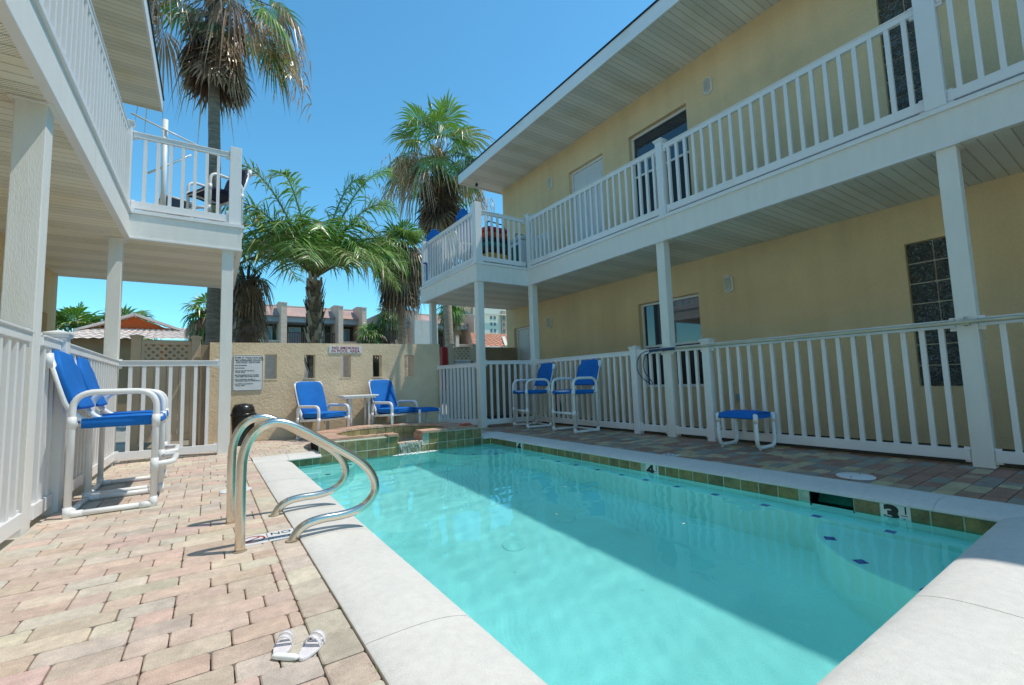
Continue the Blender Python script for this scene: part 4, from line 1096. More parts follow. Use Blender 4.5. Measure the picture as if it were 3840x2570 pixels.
def lounge_chair(label, loc, rz):
    t = thing('cushioned_lounge_chair', label, 'armchair', loc, rz, 'blue cushioned lounge chairs by the sand wall'); W, D = .29, .27; r = .024
    # local: faces +x
    for s in (-1, 1):
        y = s * W
        f = MB().tube(fillet([(-D, y, .02), (-D, y, .545), (D, y, .545), (D, y, .02)], .09, 8), r, 12)
        joint(f, (D, y, .0), (D, y, .04), .027); joint(f, (-D, y, .0), (-D, y, .04), .027); joint(f, (-D, y, .28), (-D, y, .36), .028); joint(f, (D, y, .28), (D, y, .36), .028)
        f.build('side_frame', 'pvc', t, True)
        l = MB().tube(fillet([(.25, y * .87, .33), (-.2, y * .87, .31), (-.42, y * .87, .93)], .08, 6), r * .9, 12); l.build('back_pipe', 'pvc', t, True)
    for x, z in ((.25, .33), (-.2, .31), (-.27, .03)):
        MB().tube([(x, -W, z), (x, W, z)], r * .9, 12).build('cross_rail', 'pvc', t, True)
    MB().tube([(-.425, -W * .87, .945), (-.425, W * .87, .945)], r, 12).build('top_rail', 'pvc', t, True)
    c = MB(); c.ell((.03, 0, .40), (.29, .265, .048), 28, 14, squ=.35)
    for k in (-1, 1): c.tube([(.31, -.25, .40 + k * .03), (.315, .25, .40 + k * .03)], .008, 6)
    c.build('seat_cushion', 'blue', t, True)
    c = MB(); c.ell((0, 0, 0), (.05, .265, .295), 28, 14, squ=.33); c.xf(Matrix.Translation((-.34, 0, .68)) @ Matrix.Rotation(-.33, 4, 'Y'))
    c.build('back_cushion', 'blue', t, True)
    c = MB(); c.ell((.0, 0, .345), (.27, .25, .018), 24, 8, squ=.35); c.build('sling', 'navy', t, True)
    c = MB()
    for s in (-1, 1): c.tube([(-.24, s * .2, .34), (-.25, s * .21, .27), (-.235, s * .2, .22)], .004, 5)
    c.build('cushion_tie', 'navy', t, True)
    return t
lounge_chair('sunlit blue lounge chair left of the small white table', (1.60, 8.14, 0), -pi / 2 + .45)
lounge_chair('half-shaded blue lounge chair right of the small white table', (2.84, 8.14, 0), -pi / 2 + .36)

def footstool(label, loc, rz, w=.22):
    t = thing('footstool', label, 'footstool', loc, rz, 'blue sling footstools'); r = .021
    for s in (-1, 1):
        y = s * .22
        f = MB().tube(fillet([(-.19, y, .37), (-.19, y, .028), (.19, y, .028), (.19, y, .37)], .09, 8), r, 12)
        for x in (-.19, .19): f.tube([(x, y, .30), (x, y, .385)], .026, 12)
        f.ell((-.19, y, .385), (.026, .026, .02)); f.ell((.19, y, .385), (.026, .026, .02))
        for x in (-.14, .14): f.tube([(x, y, .0), (x, y, .015)], .012, 8)
        f.build('leg_loop', 'pvc', t, True)
    for x in (-.19, .19): MB().tube([(x, -.22, .365), (x, .22, .365)], r, 12).build('seat_rail', 'pvc', t, True)
    a = [(-.218, -.205, .345), (-.2, -.205, .388), (-.1, -.205, .402), (0, -.205, .406), (.1, -.205, .402), (.2, -.205, .388), (.218, -.205, .345)]
    se = sling(a, [(x, .205, z) for x, _, z in a], .012, 8, -.012)
    for y in (-1, 1): se.box(-.17, .17, y * .203 - .006, y * .203 + .006, .345, .398)
    se.build('seat', 'blue', t, True)
    return t
footstool('blue footstool standing alone against the right fence', (5.2, 2.88, 0), 0)
footstool('blue footstool in front of the half-shaded lounge chair', (3.32, 7.96, 0), -pi / 2 + .25)

tt = thing('side_table', 'small white table between the two lounge chairs', 'table', (2.22, 8.3, 0))
m = MB(); m.box(-.31, .31, -.22, .22, .672, .70); m.build('tabletop', 'pvc', tt, True, bevel=.01)
m = MB(); m.box(-.27, .27, -.18, .18, .645, .6715); m.build('apron', 'pvc', tt, True, bevel=.004)
for sx in (-1, 1):
    for sy in (-1, 1):
        MB().tube([(sx * .16, sy * .12, 0), (sx * .16, sy * .12, .645)], .022, 12).build('leg', 'pvc', tt, True)
    MB().tube([(sx * .16, -.12, .06), (sx * .16, .12, .06)], .02, 12).build('stretcher', 'pvc', tt, True)

tc_ = thing('litter_bin', 'black domed litter bin in the corner by the sand wall', 'litter bin', (.44, 8.25, 0))
MB().lathe([(.13, 0), (.14, .02), (.165, .44), (.165, .46)], (0, 0, 0), 28).build('bin_body', 'black', tc_, True)
l = MB(); l.lathe([(.182, .455), (.185, .475), (.178, .49), (.165, .495), (.16, .53), (.145, .59), (.10, .63), (.05, .643), (.01, .645)], (0, 0, 0), 28)
for k in range(6):
    a = k * pi / 3; l.ell((.1 * cos(a), .1 * sin(a), .61), (.03, .03, .02), 10, 6)
l.build('dome_lid', 'black', tc_, True)
fl = MB(); fl.obox((.04, -.165, .53), (.12, .02, .07), (.35, 0, .2)); fl.build('flap', 'black', tc_, True, bevel=.006)

# pool pole and hose on the right fence
pp = thing('pool_pole', 'long weathered pool pole lying along the right fence top', 'pool pole', (5.37, 2.5, 1.22))
MB().tube([(5.385, 4.2, 1.238), (5.383, 2.3, 1.232), (5.385, -1.4, 1.236)], .017, 12).build('pole', 'polealu', pp)
MB().tube([(5.385, 4.34, 1.238), (5.385, 3.9, 1.238)], .021, 12).build('grip', 'hose', pp)
c = MB()
for y in (4.13, .99): c.bar((5.36, y, 1.215), (5.415, y, 1.215), .05, .012); c.tube([(5.40, y, 1.20), (5.40, y, 1.28)], .012, 8)
c.build('hook', 'polealu', pp)
hs = thing('pool_hose', 'thin dark blue cord looping down from the pool pole end', 'cord', (5.38, 4.4, 1.1))
MB().tube(smooth_path([(5.385, 4.2, 1.232), (5.375, 4.38, 1.235), (5.37, 4.52, 1.18), (5.37, 4.585, 1.02), (5.37, 4.53, .88), (5.37, 4.42, .79), (5.37, 4.33, .745), (5.37, 4.315, .765), (5.37, 4.36, .83), (5.37, 4.44, .93), (5.37, 4.46, 1.06), (5.37, 4.41, 1.17), (5.375, 4.28, 1.225), (5.385, 4.15, 1.232)], 5), .0065, 8).build('cord', 'hose', hs)
# closed beach umbrella behind the right fence
um = thing('folded_beach_umbrella', 'folded green, orange and yellow beach umbrella propped behind the right fence', 'beach umbrella', (5.95, 7.2, 0))
cols = ['teal', 'orangefab', 'yellow', 'teal', 'orangefab', 'teal']
for k in range(6):
    m = MB(); a = k * pi / 3
    pts = [(.035 * cos(a) * s, .035 * sin(a) * s + .22 * (z - .2), z) for z, s in ((.12, 1.6), (.2, 2.2), (.4, 1.8), (.7, 1.2), (.95, .6))]
    m.tube(smooth_path(pts, 3), .03, 8); m.build('fabric_fold', cols[k], um, True)
MB().tube([(0, -.04, 0), (0, .24, 1.3)], .013, 8).build('pole', 'black', um, True)

# curled white plastic pieces on the near pavers
def shell_piece(label, loc, rz, L_, W_):
    t = thing('plastic_sandal', label, 'sandal', loc, rz, 'clear white plastic sandals on the near pavers')
    out = [(L_ * .5 * cos(a), W_ * (.5 + .08 * cos(a)) * sin(a)) for a in [2 * pi * k / 24 for k in range(24)]]
    MB().prism(out, .001, .012).build('sole', 'translucent', t, True, bevel=.003)
    s = MB()
    for k in range(10):
        a0, a1 = pi * k / 10, pi * (k + 1) / 10
        for xx0, xx1 in ((.0, L_ * .16), (L_ * .24, L_ * .38)):
            P = [(xx, W_ * .5 * cos(a), .008 + .032 * sin(a)) for a in (a0, a1) for xx in (xx0, xx1)]
            s.add(P + [(p[0], p[1], p[2] + .003) for p in P], [(0, 1, 3, 2), (4, 6, 7, 5), (0, 2, 6, 4), (1, 5, 7, 3)], (1, 1, 1), True)
    s.build('strap', 'translucent', t, True)
    return t
shell_piece('small clear white plastic sandal, left of the pair on the near pavers', (.215, 1.715, .0), 1.2, .11, .055)
shell_piece('small clear white plastic sandal, right of the pair on the near pavers', (.29, 1.655, .0), .9, .12, .058)
cl = MB(); cl.ell((0, 0, .008), (.047, .011, .008), 16, 8, squ=.6); cl.xf(Matrix.Translation((.215, 1.655, 0)) @ Matrix.Rotation(-.75, 4, 'Z'))
hc = thing('hair_clip', 'white plastic hair clip lying in front of the sandals', 'hair clip', (.215, 1.655, 0)); cl.build('clip', 'foam', hc)

# ------------------------------------------------------------------ balcony things
c1 = bar_chair('white chair with black sling on the left balcony corner', (.0, 8.05, ZD1), pi + .5, 'navy', None, cat='bar chair')
c2 = bar_chair('slate-cushioned white chair at the back of the left balcony', (-.62, 8.9, ZD1), pi / 2 + .4, 'beanbag', None, cat='bar chair'); c2.scale = (.85, .85, .62)
dr = thing('umbrella_pole', 'white pole with slanting arms on the left balcony', 'pole', (-.66, 8.4, ZD1))
MB().tube([(-.655, 8.4, ZD1), (-.665, 8.4, 5.06)], .035, 14).build('pole', 'pvc', dr)
MB().tube([(-1.066, 8.36, 5.02), (-.231, 8.36, 4.735)], .014, 8).build('upper_arm', 'pvc', dr); MB().tube([(-.86, 8.44, 4.17), (-.33, 8.44, 4.60)], .016, 8).build('lower_arm', 'pvc', dr)
# right balcony: washer, cooler, striped bag, blue chairs, white chair, towels
wa = thing('washing_machine', 'white washing machine against the wall on the right balcony', 'washing machine', (6.5, 8.5, ZD1))
MB().box(6.22, 6.84, 8.2, 8.82, ZD1, 4.25).build('cabinet', 'appl', wa, bevel=.012); MB().box(6.70, 6.84, 8.2, 8.82, 4.2505, 4.45).build('control_panel', 'appl', wa, bevel=.02)
k_ = MB()
for q in range(3):
    k_.tube([(6.70, 8.35 + q * .16, 4.35), (6.672, 8.35 + q * .16, 4.35)], .03, 14)
k_.build('knob', 'greyblue', wa)
MB().box(6.27, 6.66, 8.25, 8.77, 4.2505, 4.26).build('lid', 'appl', wa)
co = thing('cooler', 'pale blue cooler box with handle on the right balcony corner', 'cooler', (6.0, 8.4, ZD1))
MB().box(5.85, 6.12, 8.15, 8.6, ZD1 + .3, 4.1).build('box', 'appl', co, bevel=.02); MB().box(5.83, 6.14, 8.13, 8.62, 4.101, 4.2).build('lid', 'palegrey', co, bevel=.02)
MB().tube(fillet([(5.86, 8.38, 4.2), (5.86, 8.38, 4.3), (6.1, 8.38, 4.3), (6.1, 8.38, 4.2)], .06), .012, 8).build('handle', 'black', co); MB().box(5.84, 5.8495, 8.2, 8.55, ZD1 + .35, 4.0).build('front_panel', 'teal', co)
MB().box(5.87, 6.1, 8.2, 8.55, ZD1, ZD1 + .3).build('stand', 'greyblue', co)
bg = thing('beach_bag', 'red, black and yellow striped beach bag on the right balcony corner', 'beach bag', (5.2, 8.3, ZD1))
for z0, z1, mt_ in ((3.35, 3.68, 'yellow'), (3.68, 3.8, 'signblack'), (3.8, 3.92, 'teal'), (3.92, 4.02, 'signblack'), (4.02, 4.14, 'orangefab'), (4.14, 4.26, 'red')):
    m = MB(); m.ell((5.18, 8.25, (z0 + z1) / 2), (.30, .16, (z1 - z0) / 2 * 1.05), 24, 8, squ=.4); m.build('band', mt_, bg)
MB().tube(fillet([(4.95, 8.15, 4.2), (4.95, 8.15, 4.38), (5.4, 8.15, 4.34), (5.4, 8.15, 4.18)], .08), .014, 8).build('handle', 'black', bg)
m = MB(); m.tube([(5.52, 8.2, ZD1), (5.5, 8.22, 3.6), (5.47, 8.25, 4.2)], .02, 8); m.ell((5.5, 8.22, 3.95), (.07, .1, .2)); m.build('strap', 'black', bg)
MB().box(4.95, 5.42, 8.12, 8.4, ZD1, 3.35).build('base', 'black', bg, bevel=.03)
def round_chair(label, loc, rz, zt_):
    t = thing('slatted_garden_chair', label, 'garden chair', loc, rz, 'blue round-backed chairs on the right balcony')
    for k in range(-3, 4):
        y = k * .062; h = zt_ - .05 * (k * k) / 3.0
        m = MB(); m.obox((-.25 - .0, y, (h + .35) / 2), (.02, .056, h - .35), (0, -.22, 0)); m.ell((-.25 - (h - .35) / 2 * sin(.22) - .005, y, (h + .35) / 2 + (h - .35) / 2 * .975), (.01, .028, .02), 8, 6); m.build('back_slat', 'blue', t, True)
    for k in range(5):
        MB().box(-.2 + k * .09, -.12 + k * .09, -.24, .24, .36, .38).build('seat_slat', 'blue', t, True)
    for s in (-1, 1):
        MB().box(-.3, .28, s * .29 - .04, s * .29 + .04, .55, .57).build('armrest', 'blue', t, True)
        for x in (-.25, .22): MB().box(x, x + .04, s * .26 - .02, s * .26 + .02, 0, .55).build('leg', 'blue', t, True)
    return t
round_chair('nearer blue round-backed chair on the right balcony', (5.27, 9.35, ZD1), .4, 1.80); round_chair('farther blue round-backed chair on the right balcony', (4.62, 9.85, ZD1), .7, 1.33)
wc = thing('plastic_armchair', 'white moulded plastic chair behind the balcony corner rail', 'plastic chair', (4.55, 8.5, ZD1))
for s in (-1, 1):
    MB().tube(fillet([(-.24, s * .25, 0), (-.22, s * .26, .62), (.2, s * .26, .62), (.24, s * .25, 0)], .08), .022, 8).build('leg', 'pvc', wc, True)
MB().box(-.22, .22, -.22, .22, .40, .425).build('seat', 'pvc', wc, True, bevel=.01)
for k in range(-3, 4): MB().obox((-.25, k * .065, .64), (.015, .04, .46), (0, -.15, 0)).build('back_slat', 'pvc', wc, True)
MB().tube(fillet([(-.24, -.24, .4), (-.31, -.22, .88), (-.31, .22, .88), (-.24, .24, .4)], .1), .022, 8).build('back_frame', 'pvc', wc, True)
tw = thing('beach_towel', 'striped beach towel hanging inside the right balcony rail', 'towel', (4.35, 9.2, ZD1))
for k, c in enumerate(('foam', 'yellow', 'foam', 'orangefab', 'foam', 'yellow')):
    m = MB(); ya = 9.0 + k * .08; P = []
    for i in range(9):
        z_ = ZRAIL + .012 - i * .08 if i else ZRAIL + .012; P.append((4.345 + .012 * sin(i * 1.3 + k), z_))
    for i in range(8): m.add([(P[i][0], ya, P[i][1]), (P[i][0] + .012, ya + .079, P[i][1]), (P[i + 1][0] + .012, ya + .079, P[i + 1][1]), (P[i + 1][0], ya, P[i + 1][1])], [(0, 1, 2, 3)], (1, 1, 1), True)
    m.build('stripe', c, tw)

# ------------------------------------------------------------------ palms
def jit(c, k=.25):
    q = RN.uniform(1 - k, 1 + k); return tuple(min(1, max(0, v * q * RN.uniform(.93, 1.07))) for v in c)
GREENS = [(.15, .30, .035), (.12, .26, .035), (.20, .34, .06), (.08, .19, .03), (.26, .36, .10)]
DEADS = [(.34, .23, .145), (.25, .155, .095), (.50, .38, .25), (.15, .09, .06)]
def fan(mb, hub, d, up, R, nseg, cols, droop=.35, split=.55, spread=115, tipdead=0.):
    d = d.normalized(); s = d.cross(up).normalized(); n = s.cross(d).normalized()
    col = jit(RN.choice(cols), .2)
    th = radians(spread) * 2 / nseg
    for i in range(nseg):
        a = -radians(spread) + th * (i + .5)
        rr = R * (.78 + .22 * cos(a)) * RN.uniform(.9, 1.06)
        ax = (d * cos(a) + s * sin(a)).normalized(); sd = (-d * sin(a) + s * cos(a)).normalized()
        dr = droop * RN.uniform(.6, 1.5)
        def P(r, off, w_):
            p = hub + ax * (r * rr) + sd * (w_ * off) - n * (.10 * rr * r * abs(sin(a)) * 1.0)
            p.z -= dr * rr * r ** 3
            p += n * (.012 if off else -.012) * rr * (1 if off != 0 else 1)
            return p
        w1 = rr * .5 * math.tan(th / 2) * 1.02; w0 = .004
        c = jit(col, .16)
        A0 = P(.05, 0, 0); m1l, m1c, m1r = P(split, -1, w1), P(split, 0, 0), P(split, 1, w1)
        w2 = w1 * .62; m2l, m2c, m2r = P(.78, -1, w2), P(.78, 0, 0), P(.78, 1, w2); tip = P(1.0 + RN.uniform(0, .12), 0, 0)
        ct = jit(DEADS[2], .3) if RN.random() < tipdead else c
        mb.add([A0, m1l, m1c, m1r, m2l, m2c, m2r, tip], [(0, 1, 2), (0, 2, 3)], c)
        k = len(mb.v) - 8
        for f_, cc in (((1, 4, 5, 2), c), ((2, 5, 6, 3), c), ((4, 7, 5), ct), ((5, 7, 6), ct)):
            mb.f.append([k + q for q in f_]); mb.c.append(cc); mb.sm.append(False)

def strand(mb, p, d, L_, w_, cols, drop=1.):
    p = Vector(p); d = Vector(d); side = Vector((RN.uniform(-1, 1), RN.uniform(-1, 1), .2)).normalized()
    pts = [p + d * (L_ * t) + Vector((0, 0, -drop * L_ * t * t)) for t in (0, .35, .7, 1)]
    ww = [w_, w_, w_ * .6, w_ * .1]; vs = []
    for q, k in zip(pts, ww): vs += [q - side * k / 2, q + side * k / 2]
    mb.add(vs, [(0, 1, 3, 2), (2, 3, 5, 4), (4, 5, 7, 6)], jit(RN.choice(cols), .25))

def fan_palm(label, base, ztop, tr, lean=(0, 0), nlive=34, R=.95, pet=1.1, skirt=(1.6, .75), ndead=40, mat='trunk', flowers=(), elev=(-25, 85), brown=.0, seed=1, strands=0, nseg=20, group='fan palms', trtop=None, skt=0., slen=.7):
    global RN
    keep = RN; RN = random.Random(seed)
    t = thing('fan_palm', label, 'palm tree', (base[0], base[1], 0), 0, group)
    top = Vector((base[0] + lean[0], base[1] + lean[1], ztop))
    b0 = Vector((base[0], base[1], -.03)); pts, rads = [], []
    n_ = 40
    for i in range(n_ + 1):
        k = i / n_; p = b0.lerp(top, k); p.x += .06 * sin(k * 5); pts.append(p)
        rads.append((tr * (1.18 - .25 * k) if not trtop else tr + (trtop - tr) * k) * (1 + .035 * (i % 2)))
    MB().tube(pts, 0, 14, rads=rads).build('trunk', mat, t)
    cr = MB()
    for i in range(nlive):
        az = i * 2.39996 + RN.uniform(-.2, .2); f_ = (i + .5) / nlive
        el = radians(elev[1] + (elev[0] - elev[1]) * f_ ** .85 + RN.uniform(-8, 8))
        d = Vector((cos(az) * cos(el), sin(az) * cos(el), sin(el))); pl = pet * RN.uniform(.8, 1.15)
        hub = top + Vector((0, 0, .1)) + d * pl; hub.z -= .16 * pl * (1 - sin(el)) 
        mid = top + Vector((0, 0, .05)) + d * pl * .5
        cr.tube([top + d * .08, mid, hub], .018, 5, col=jit((.22, .26, .08), .15), rads=[.03, .018, .012], caps=False)
        dd = (d + Vector((0, 0, -.35 - .25 * (1 - sin(el))))).normalized()
        upv = Vector((0, 0, 1)) if abs(dd.z) < .9 else Vector((cos(az), sin(az), 0))
        br_ = RN.random() < brown * (f_ * 1.6)
        fan(cr, hub, dd, upv, R * RN.uniform(.85, 1.1), nseg, DEADS if br_ else GREENS, droop=(.28 + .25 * (1 - sin(el))) * (1.8 if br_ else 1), tipdead=.5 if f_ > .4 else .12)
    for i in range(46):
        az = i * 2.39996; k = i / 46; o = Vector((cos(az), sin(az), 0)); p = top + o * (tr * 1.0) + Vector((0, 0, .1 - 1.5 * k)); q = p + o * RN.uniform(.12, .3) + Vector((0, 0, RN.uniform(.25, .5)))
        cr.tube([p, (p + q) / 2 - o * .02, q], .03, 4, col=jit(RN.choice([(.13, .08, .05), (.28, .20, .13), (.09, .06, .04)])), rads=[.05, .04, .02], caps=False)
    cr.build('crown', 'leaf', t)
    if ndead:
        sk_ = MB(); H, Wd = skirt
        for i in range(ndead):
            az = i * 2.39996; f_ = (i + .5) / ndead
            z_ = top.z - .15 - skt * (.35 + .65 * min(1, f_ * 4)) - (H - skt - Wd * .7) * f_
            tt_ = (z_ + .03) / (top.z + .03); c = b0.lerp(top, tt_)
            out_ = Vector((cos(az), sin(az), 0)); hub = c + out_ * (.22 + .32 * RN.random()) + Vector((0, 0, .05))
            hub.z = z_ + .1
            sk_.tube([c + Vector((0, 0, .25)), (c + hub) / 2 + Vector((0, 0, .22)), hub], .012, 4, col=jit(DEADS[1]), rads=[.02, .014, .01], caps=False)
            fan(sk_, hub, (out_ * RN.uniform(.15, .5) + Vector((0, 0, -1))), out_, Wd * RN.uniform(.8, 1.15), 13, DEADS + ([(.10, .14, .04)] if f_ < .3 else []), droop=.15, spread=70)
        for i in range(strands):
            az = RN.random() * 6.28; z_ = top.z - RN.random() * H * .7; c = Vector((top.x, top.y, z_))
            strand(sk_, c + Vector((cos(az), sin(az), 0)) * RN.uniform(.2, .6), (cos(az) * .4, sin(az) * .4, -.3), RN.uniform(.4, .9) * slen / .7, .026, DEADS)
        sk_.build('dead_skirt', 'leaf', t)
    for fx, fz, fl_, nw in flowers:
        fm = MB(); az0 = fx
        st = top.copy(); en = top + Vector((cos(az0) * fl_, sin(az0) * fl_, fz)); mid = (st + en) / 2 + Vector((0, 0, .55))
        path = [st * (1 - k) ** 2 + mid * 2 * k * (1 - k) + en * k * k for k in [q / 10 for q in range(11)]]
        fm.tube(path, .015, 5, col=(.40, .30, .16), caps=False)
        for k in range(nw):
            q = path[RN.randrange(5, 11)] + Vector((RN.gauss(0, .26), RN.gauss(0, .26), RN.gauss(-.1, .26)))
            strand(fm, q, (RN.uniform(-.5, .5), RN.uniform(-.5, .5), -.15), RN.uniform(.25, .7), .04, [(.62, .40, .20), (.70, .48, .27), (.48, .29, .14)], .8)
        fm.build('flower_cluster', 'leaf', t)
    RN = keep
    return t

fan_palm('tall fan palm at the upper left with shaggy brown skirt above the balcony', (-.02, 14.1), 12.0, .135, (-.05, 0), nlive=24, R=1.05, pet=1.55, skirt=(2.95, .85), ndead=54, flowers=[(pi, -2.2, 2.2, 60), (.05, -1.2, 2.0, 260), (.1, -2.0, 2.3, 120)], elev=(-38, 75), seed=3, strands=200, nseg=26, brown=.38, skt=1.35, slen=1.15)
fan_palm('tall fan palm with bright green fans and tan blooms left of the right roof', (9.28, 18.9), 11.5, .18, (-.5, -.1), nlive=26, R=1.5, pet=1.6, skirt=(3.6, 1.35), ndead=44, skt=1.5, mat='trunkpale', flowers=[(3.3, -1.1, 2.2, 520), (3.1, -2.4, 2.7, 200), (-.7, -2.3, 2.2, 260), (4.3, .2, .9, 100)], elev=(-28, 88), seed=5, strands=90, nseg=26, brown=.16)
fan_palm('mid-height fan palm with drooping brown skirt in front of the right apartments', (5.84, 15.95), 5.85, .15, (0, 0), nlive=40, R=.92, pet=.55, skirt=(2.2, .8), ndead=50, mat='trunkpale', elev=(-65, 85), brown=.3, seed=8, strands=120, nseg=24, flowers=[(pi, .3, 1.0, 60)])
fan_palm('shaggy brown fan palm just right of the left balcony post', (.85, 16.2), 4.3, .16, (.05, 0), nlive=14, R=.6, pet=.4, skirt=(2.4, .5), ndead=36, brown=.6, elev=(-50, 60), seed=13, strands=160, nseg=20)
fan_palm('small dark fan palm in the gap between the brick apartments', (7.0, 23.9), 3.5, .13, (0, 0), nlive=26, R=.62, pet=.35, skirt=(1.3, .5), ndead=20, elev=(-45, 80), seed=21, nseg=16)
fan_palm('slim dark fan palm in the gap, right of the smaller one', (8.0, 23.8), 4.6, .13, (0, 0), nlive=22, R=.6, pet=.35, skirt=(2.2, .5), ndead=30, elev=(-45, 70), seed=22, nseg=16)
fan_palm('distant fan palm whose head hangs under the right balcony', (13.4, 26.9), 5.9, .17, (0, 0), nlive=26, R=.8, pet=.5, skirt=(1.8, .6), ndead=30, elev=(-45, 70), seed=23, nseg=16)
fan_palm('bushy green fan palm beyond the tiled roof, far left', (-3.2, 25.5), 3.5, .2, (0, 0), nlive=40, R=.95, pet=.65, skirt=(1.2, .7), ndead=30, elev=(-35, 85), seed=24, nseg=16)
fan_palm('dark fan palm at the left wall edge beyond the tiled roof', (-4.7, 25.0), 3.0, .22, (0, 0), nlive=36, R=1.1, pet=.9, skirt=(1.2, .7), ndead=26, elev=(-35, 80), seed=25, nseg=16)
fan_palm('small fan palm peeping over the gable end beside the tall trunk', (-.2, 19.5), 3.6, .14, (0, 0), nlive=18, R=.55, pet=.4, skirt=(1.0, .5), ndead=24, elev=(-40, 80), seed=26, nseg=14)

def queen_palm(label, base, ztop, fronds, seed=4, lf=1.):
    global RN
    keep = RN; RN = random.Random(seed)
    t = thing('queen_palm', label, 'palm tree', (base[0], base[1], 0))
    pts, rads = [], []
    for i in range(31):
        k = i / 30; pts.append((base[0] + .05 * sin(k * 4), base[1], -.03 + (ztop + .03) * k)); rads.append(.23 - .05 * k + .012 * (i % 2))
    MB().tube(pts, 0, 14, rads=rads).build('trunk', 'trunk', t)
    bt = MB()
    for i in range(110):
        az = i * 2.4; z_ = ztop - 2.6 * (1 - i / 110) + RN.uniform(-.05, .05); o = Vector((cos(az), sin(az), 0))
        p = Vector((base[0], base[1], z_)) + o * .17
        l = RN.uniform(.12, .34); s = Vector((-sin(az), cos(az), 0)) * RN.uniform(.04, .09)
        q = p + o * l * .45 + Vector((0, 0, l))
        c = jit(RN.choice([(.34, .27, .20), (.22, .16, .11), (.46, .38, .30), (.14, .10, .07)]), .2)
        bt.add([p - s - Vector((0, 0, .12)), p + s - Vector((0, 0, .12)), q + s * .5, q - s * .4, p - s + o * .05, p + s + o * .05], [(0, 1, 5, 4), (4, 5, 2, 3), (0, 1, 2, 3)], c)
    bt.build('boots', 'boot', t)
    cr = MB(); top = Vector((base[0], base[1], ztop + .1))
    for (az, el, L_, dr) in fronds:
        az, el = radians(az), radians(el); d = Vector((cos(az) * cos(el), sin(az) * cos(el), sin(el)))
        path = []; bend = RN.uniform(-.25, .25); n_ = 30
        for k in range(n_ + 1):
            u = k / n_; p = top + d * L_ * u + Vector((-sin(az), cos(az), 0)) * (bend * L_ * u * u * .4); p.z -= dr * L_ * u ** 2.8; path.append(p)
        fc = jit(RN.choice([(.20, .36, .06), (.26, .42, .10), (.16, .32, .05)]), .15)
        cr.tube(path, 0, 5, rads=[.035 * (1 - .85 * k / n_) + .006 for k in range(n_ + 1)], col=jit((.24, .28, .10), .1), caps=False)
        for k2 in range(9, 2 * n_):
            kk = k2 / 2; i0 = int(kk); fr = kk - i0; p = path[i0].lerp(path[min(i0 + 1, n_)], fr)
            tn = (path[min(i0 + 1, n_)] - path[min(i0, n_ - 1)]).normalized(); sd = Vector((-sin(az), cos(az), 0)); sd = (sd - tn * sd.dot(tn)).normalized(); upv = sd.cross(tn)
            if upv.z < 0: upv = -upv
            u = kk / n_; l = (1.05 * (sin(pi * min(.97, .18 + u * .80)) ** .7) + .10) * RN.uniform(.8, 1.12) * lf
            for s in (-1, 1):
                dd = (sd * s * .85 + tn * RN.uniform(.35, .75) + upv * RN.uniform(-.15, .55)).normalized()
                w_ = RN.uniform(.036, .052); hv = tn * w_ / 2; dz = RN.uniform(.5, 1.3)
                P_ = [p + dd * l * q + Vector((0, 0, -dz * .55 * l * q * q)) for q in (0, .33, .66, 1)]
                cc = jit(fc, .2) if RN.random() > .07 else jit(DEADS[2], .2)
                cr.add([P_[0] - hv * .6, P_[0] + hv * .6, P_[1] - hv, P_[1] + hv, P_[2] - hv * .8, P_[2] + hv * .8, P_[3]], [(0, 1, 3, 2), (2, 3, 5, 4), (4, 5, 6)], cc, False)
    cr.build('crown', 'leaf', t)
    RN = keep; return t
FRQ = [(6, 70, 6.3, .36), (350, 63, 5.2, .46), (-8, 50, 4.3, .55), (8, 38, 3.5, .62), (-28, 42, 3.0, .65), (174, 68, 5.4, .38), (186, 57, 4.6, .5), (165, 44, 3.7, .6), (200, 36, 3.1, .62), (275, 66, 3.3, .6), (245, 50, 2.8, .66), (308, 52, 3.0, .66), (75, 66, 4.2, .5), (120, 60, 4.0, .52), (30, 56, 4.2, .55), (355, 76, 5.6, .40), (182, 78, 5.0, .42), (195, 48, 3.8, .58), (345, 44, 3.7, .6), (262, 38, 2.6, .62), (290, 40, 2.6, .62), (225, 58, 3.4, .6), (325, 62, 3.8, .55)]
queen_palm('feathery green queen palm with rough trunk behind the sand wall', (2.5, 14), 4.0, FRQ)
rq = random.Random(9)
FR2 = [(rq.uniform(-50, 50) + (180 if i % 3 == 2 else 0), rq.uniform(35, 80), rq.uniform(3.0, 4.2), .5) for i in range(9)]
queen_palm('bushier queen palm at the left, leafy behind the balcony end', (.35, 15.3), 4.3, FR2, 6)

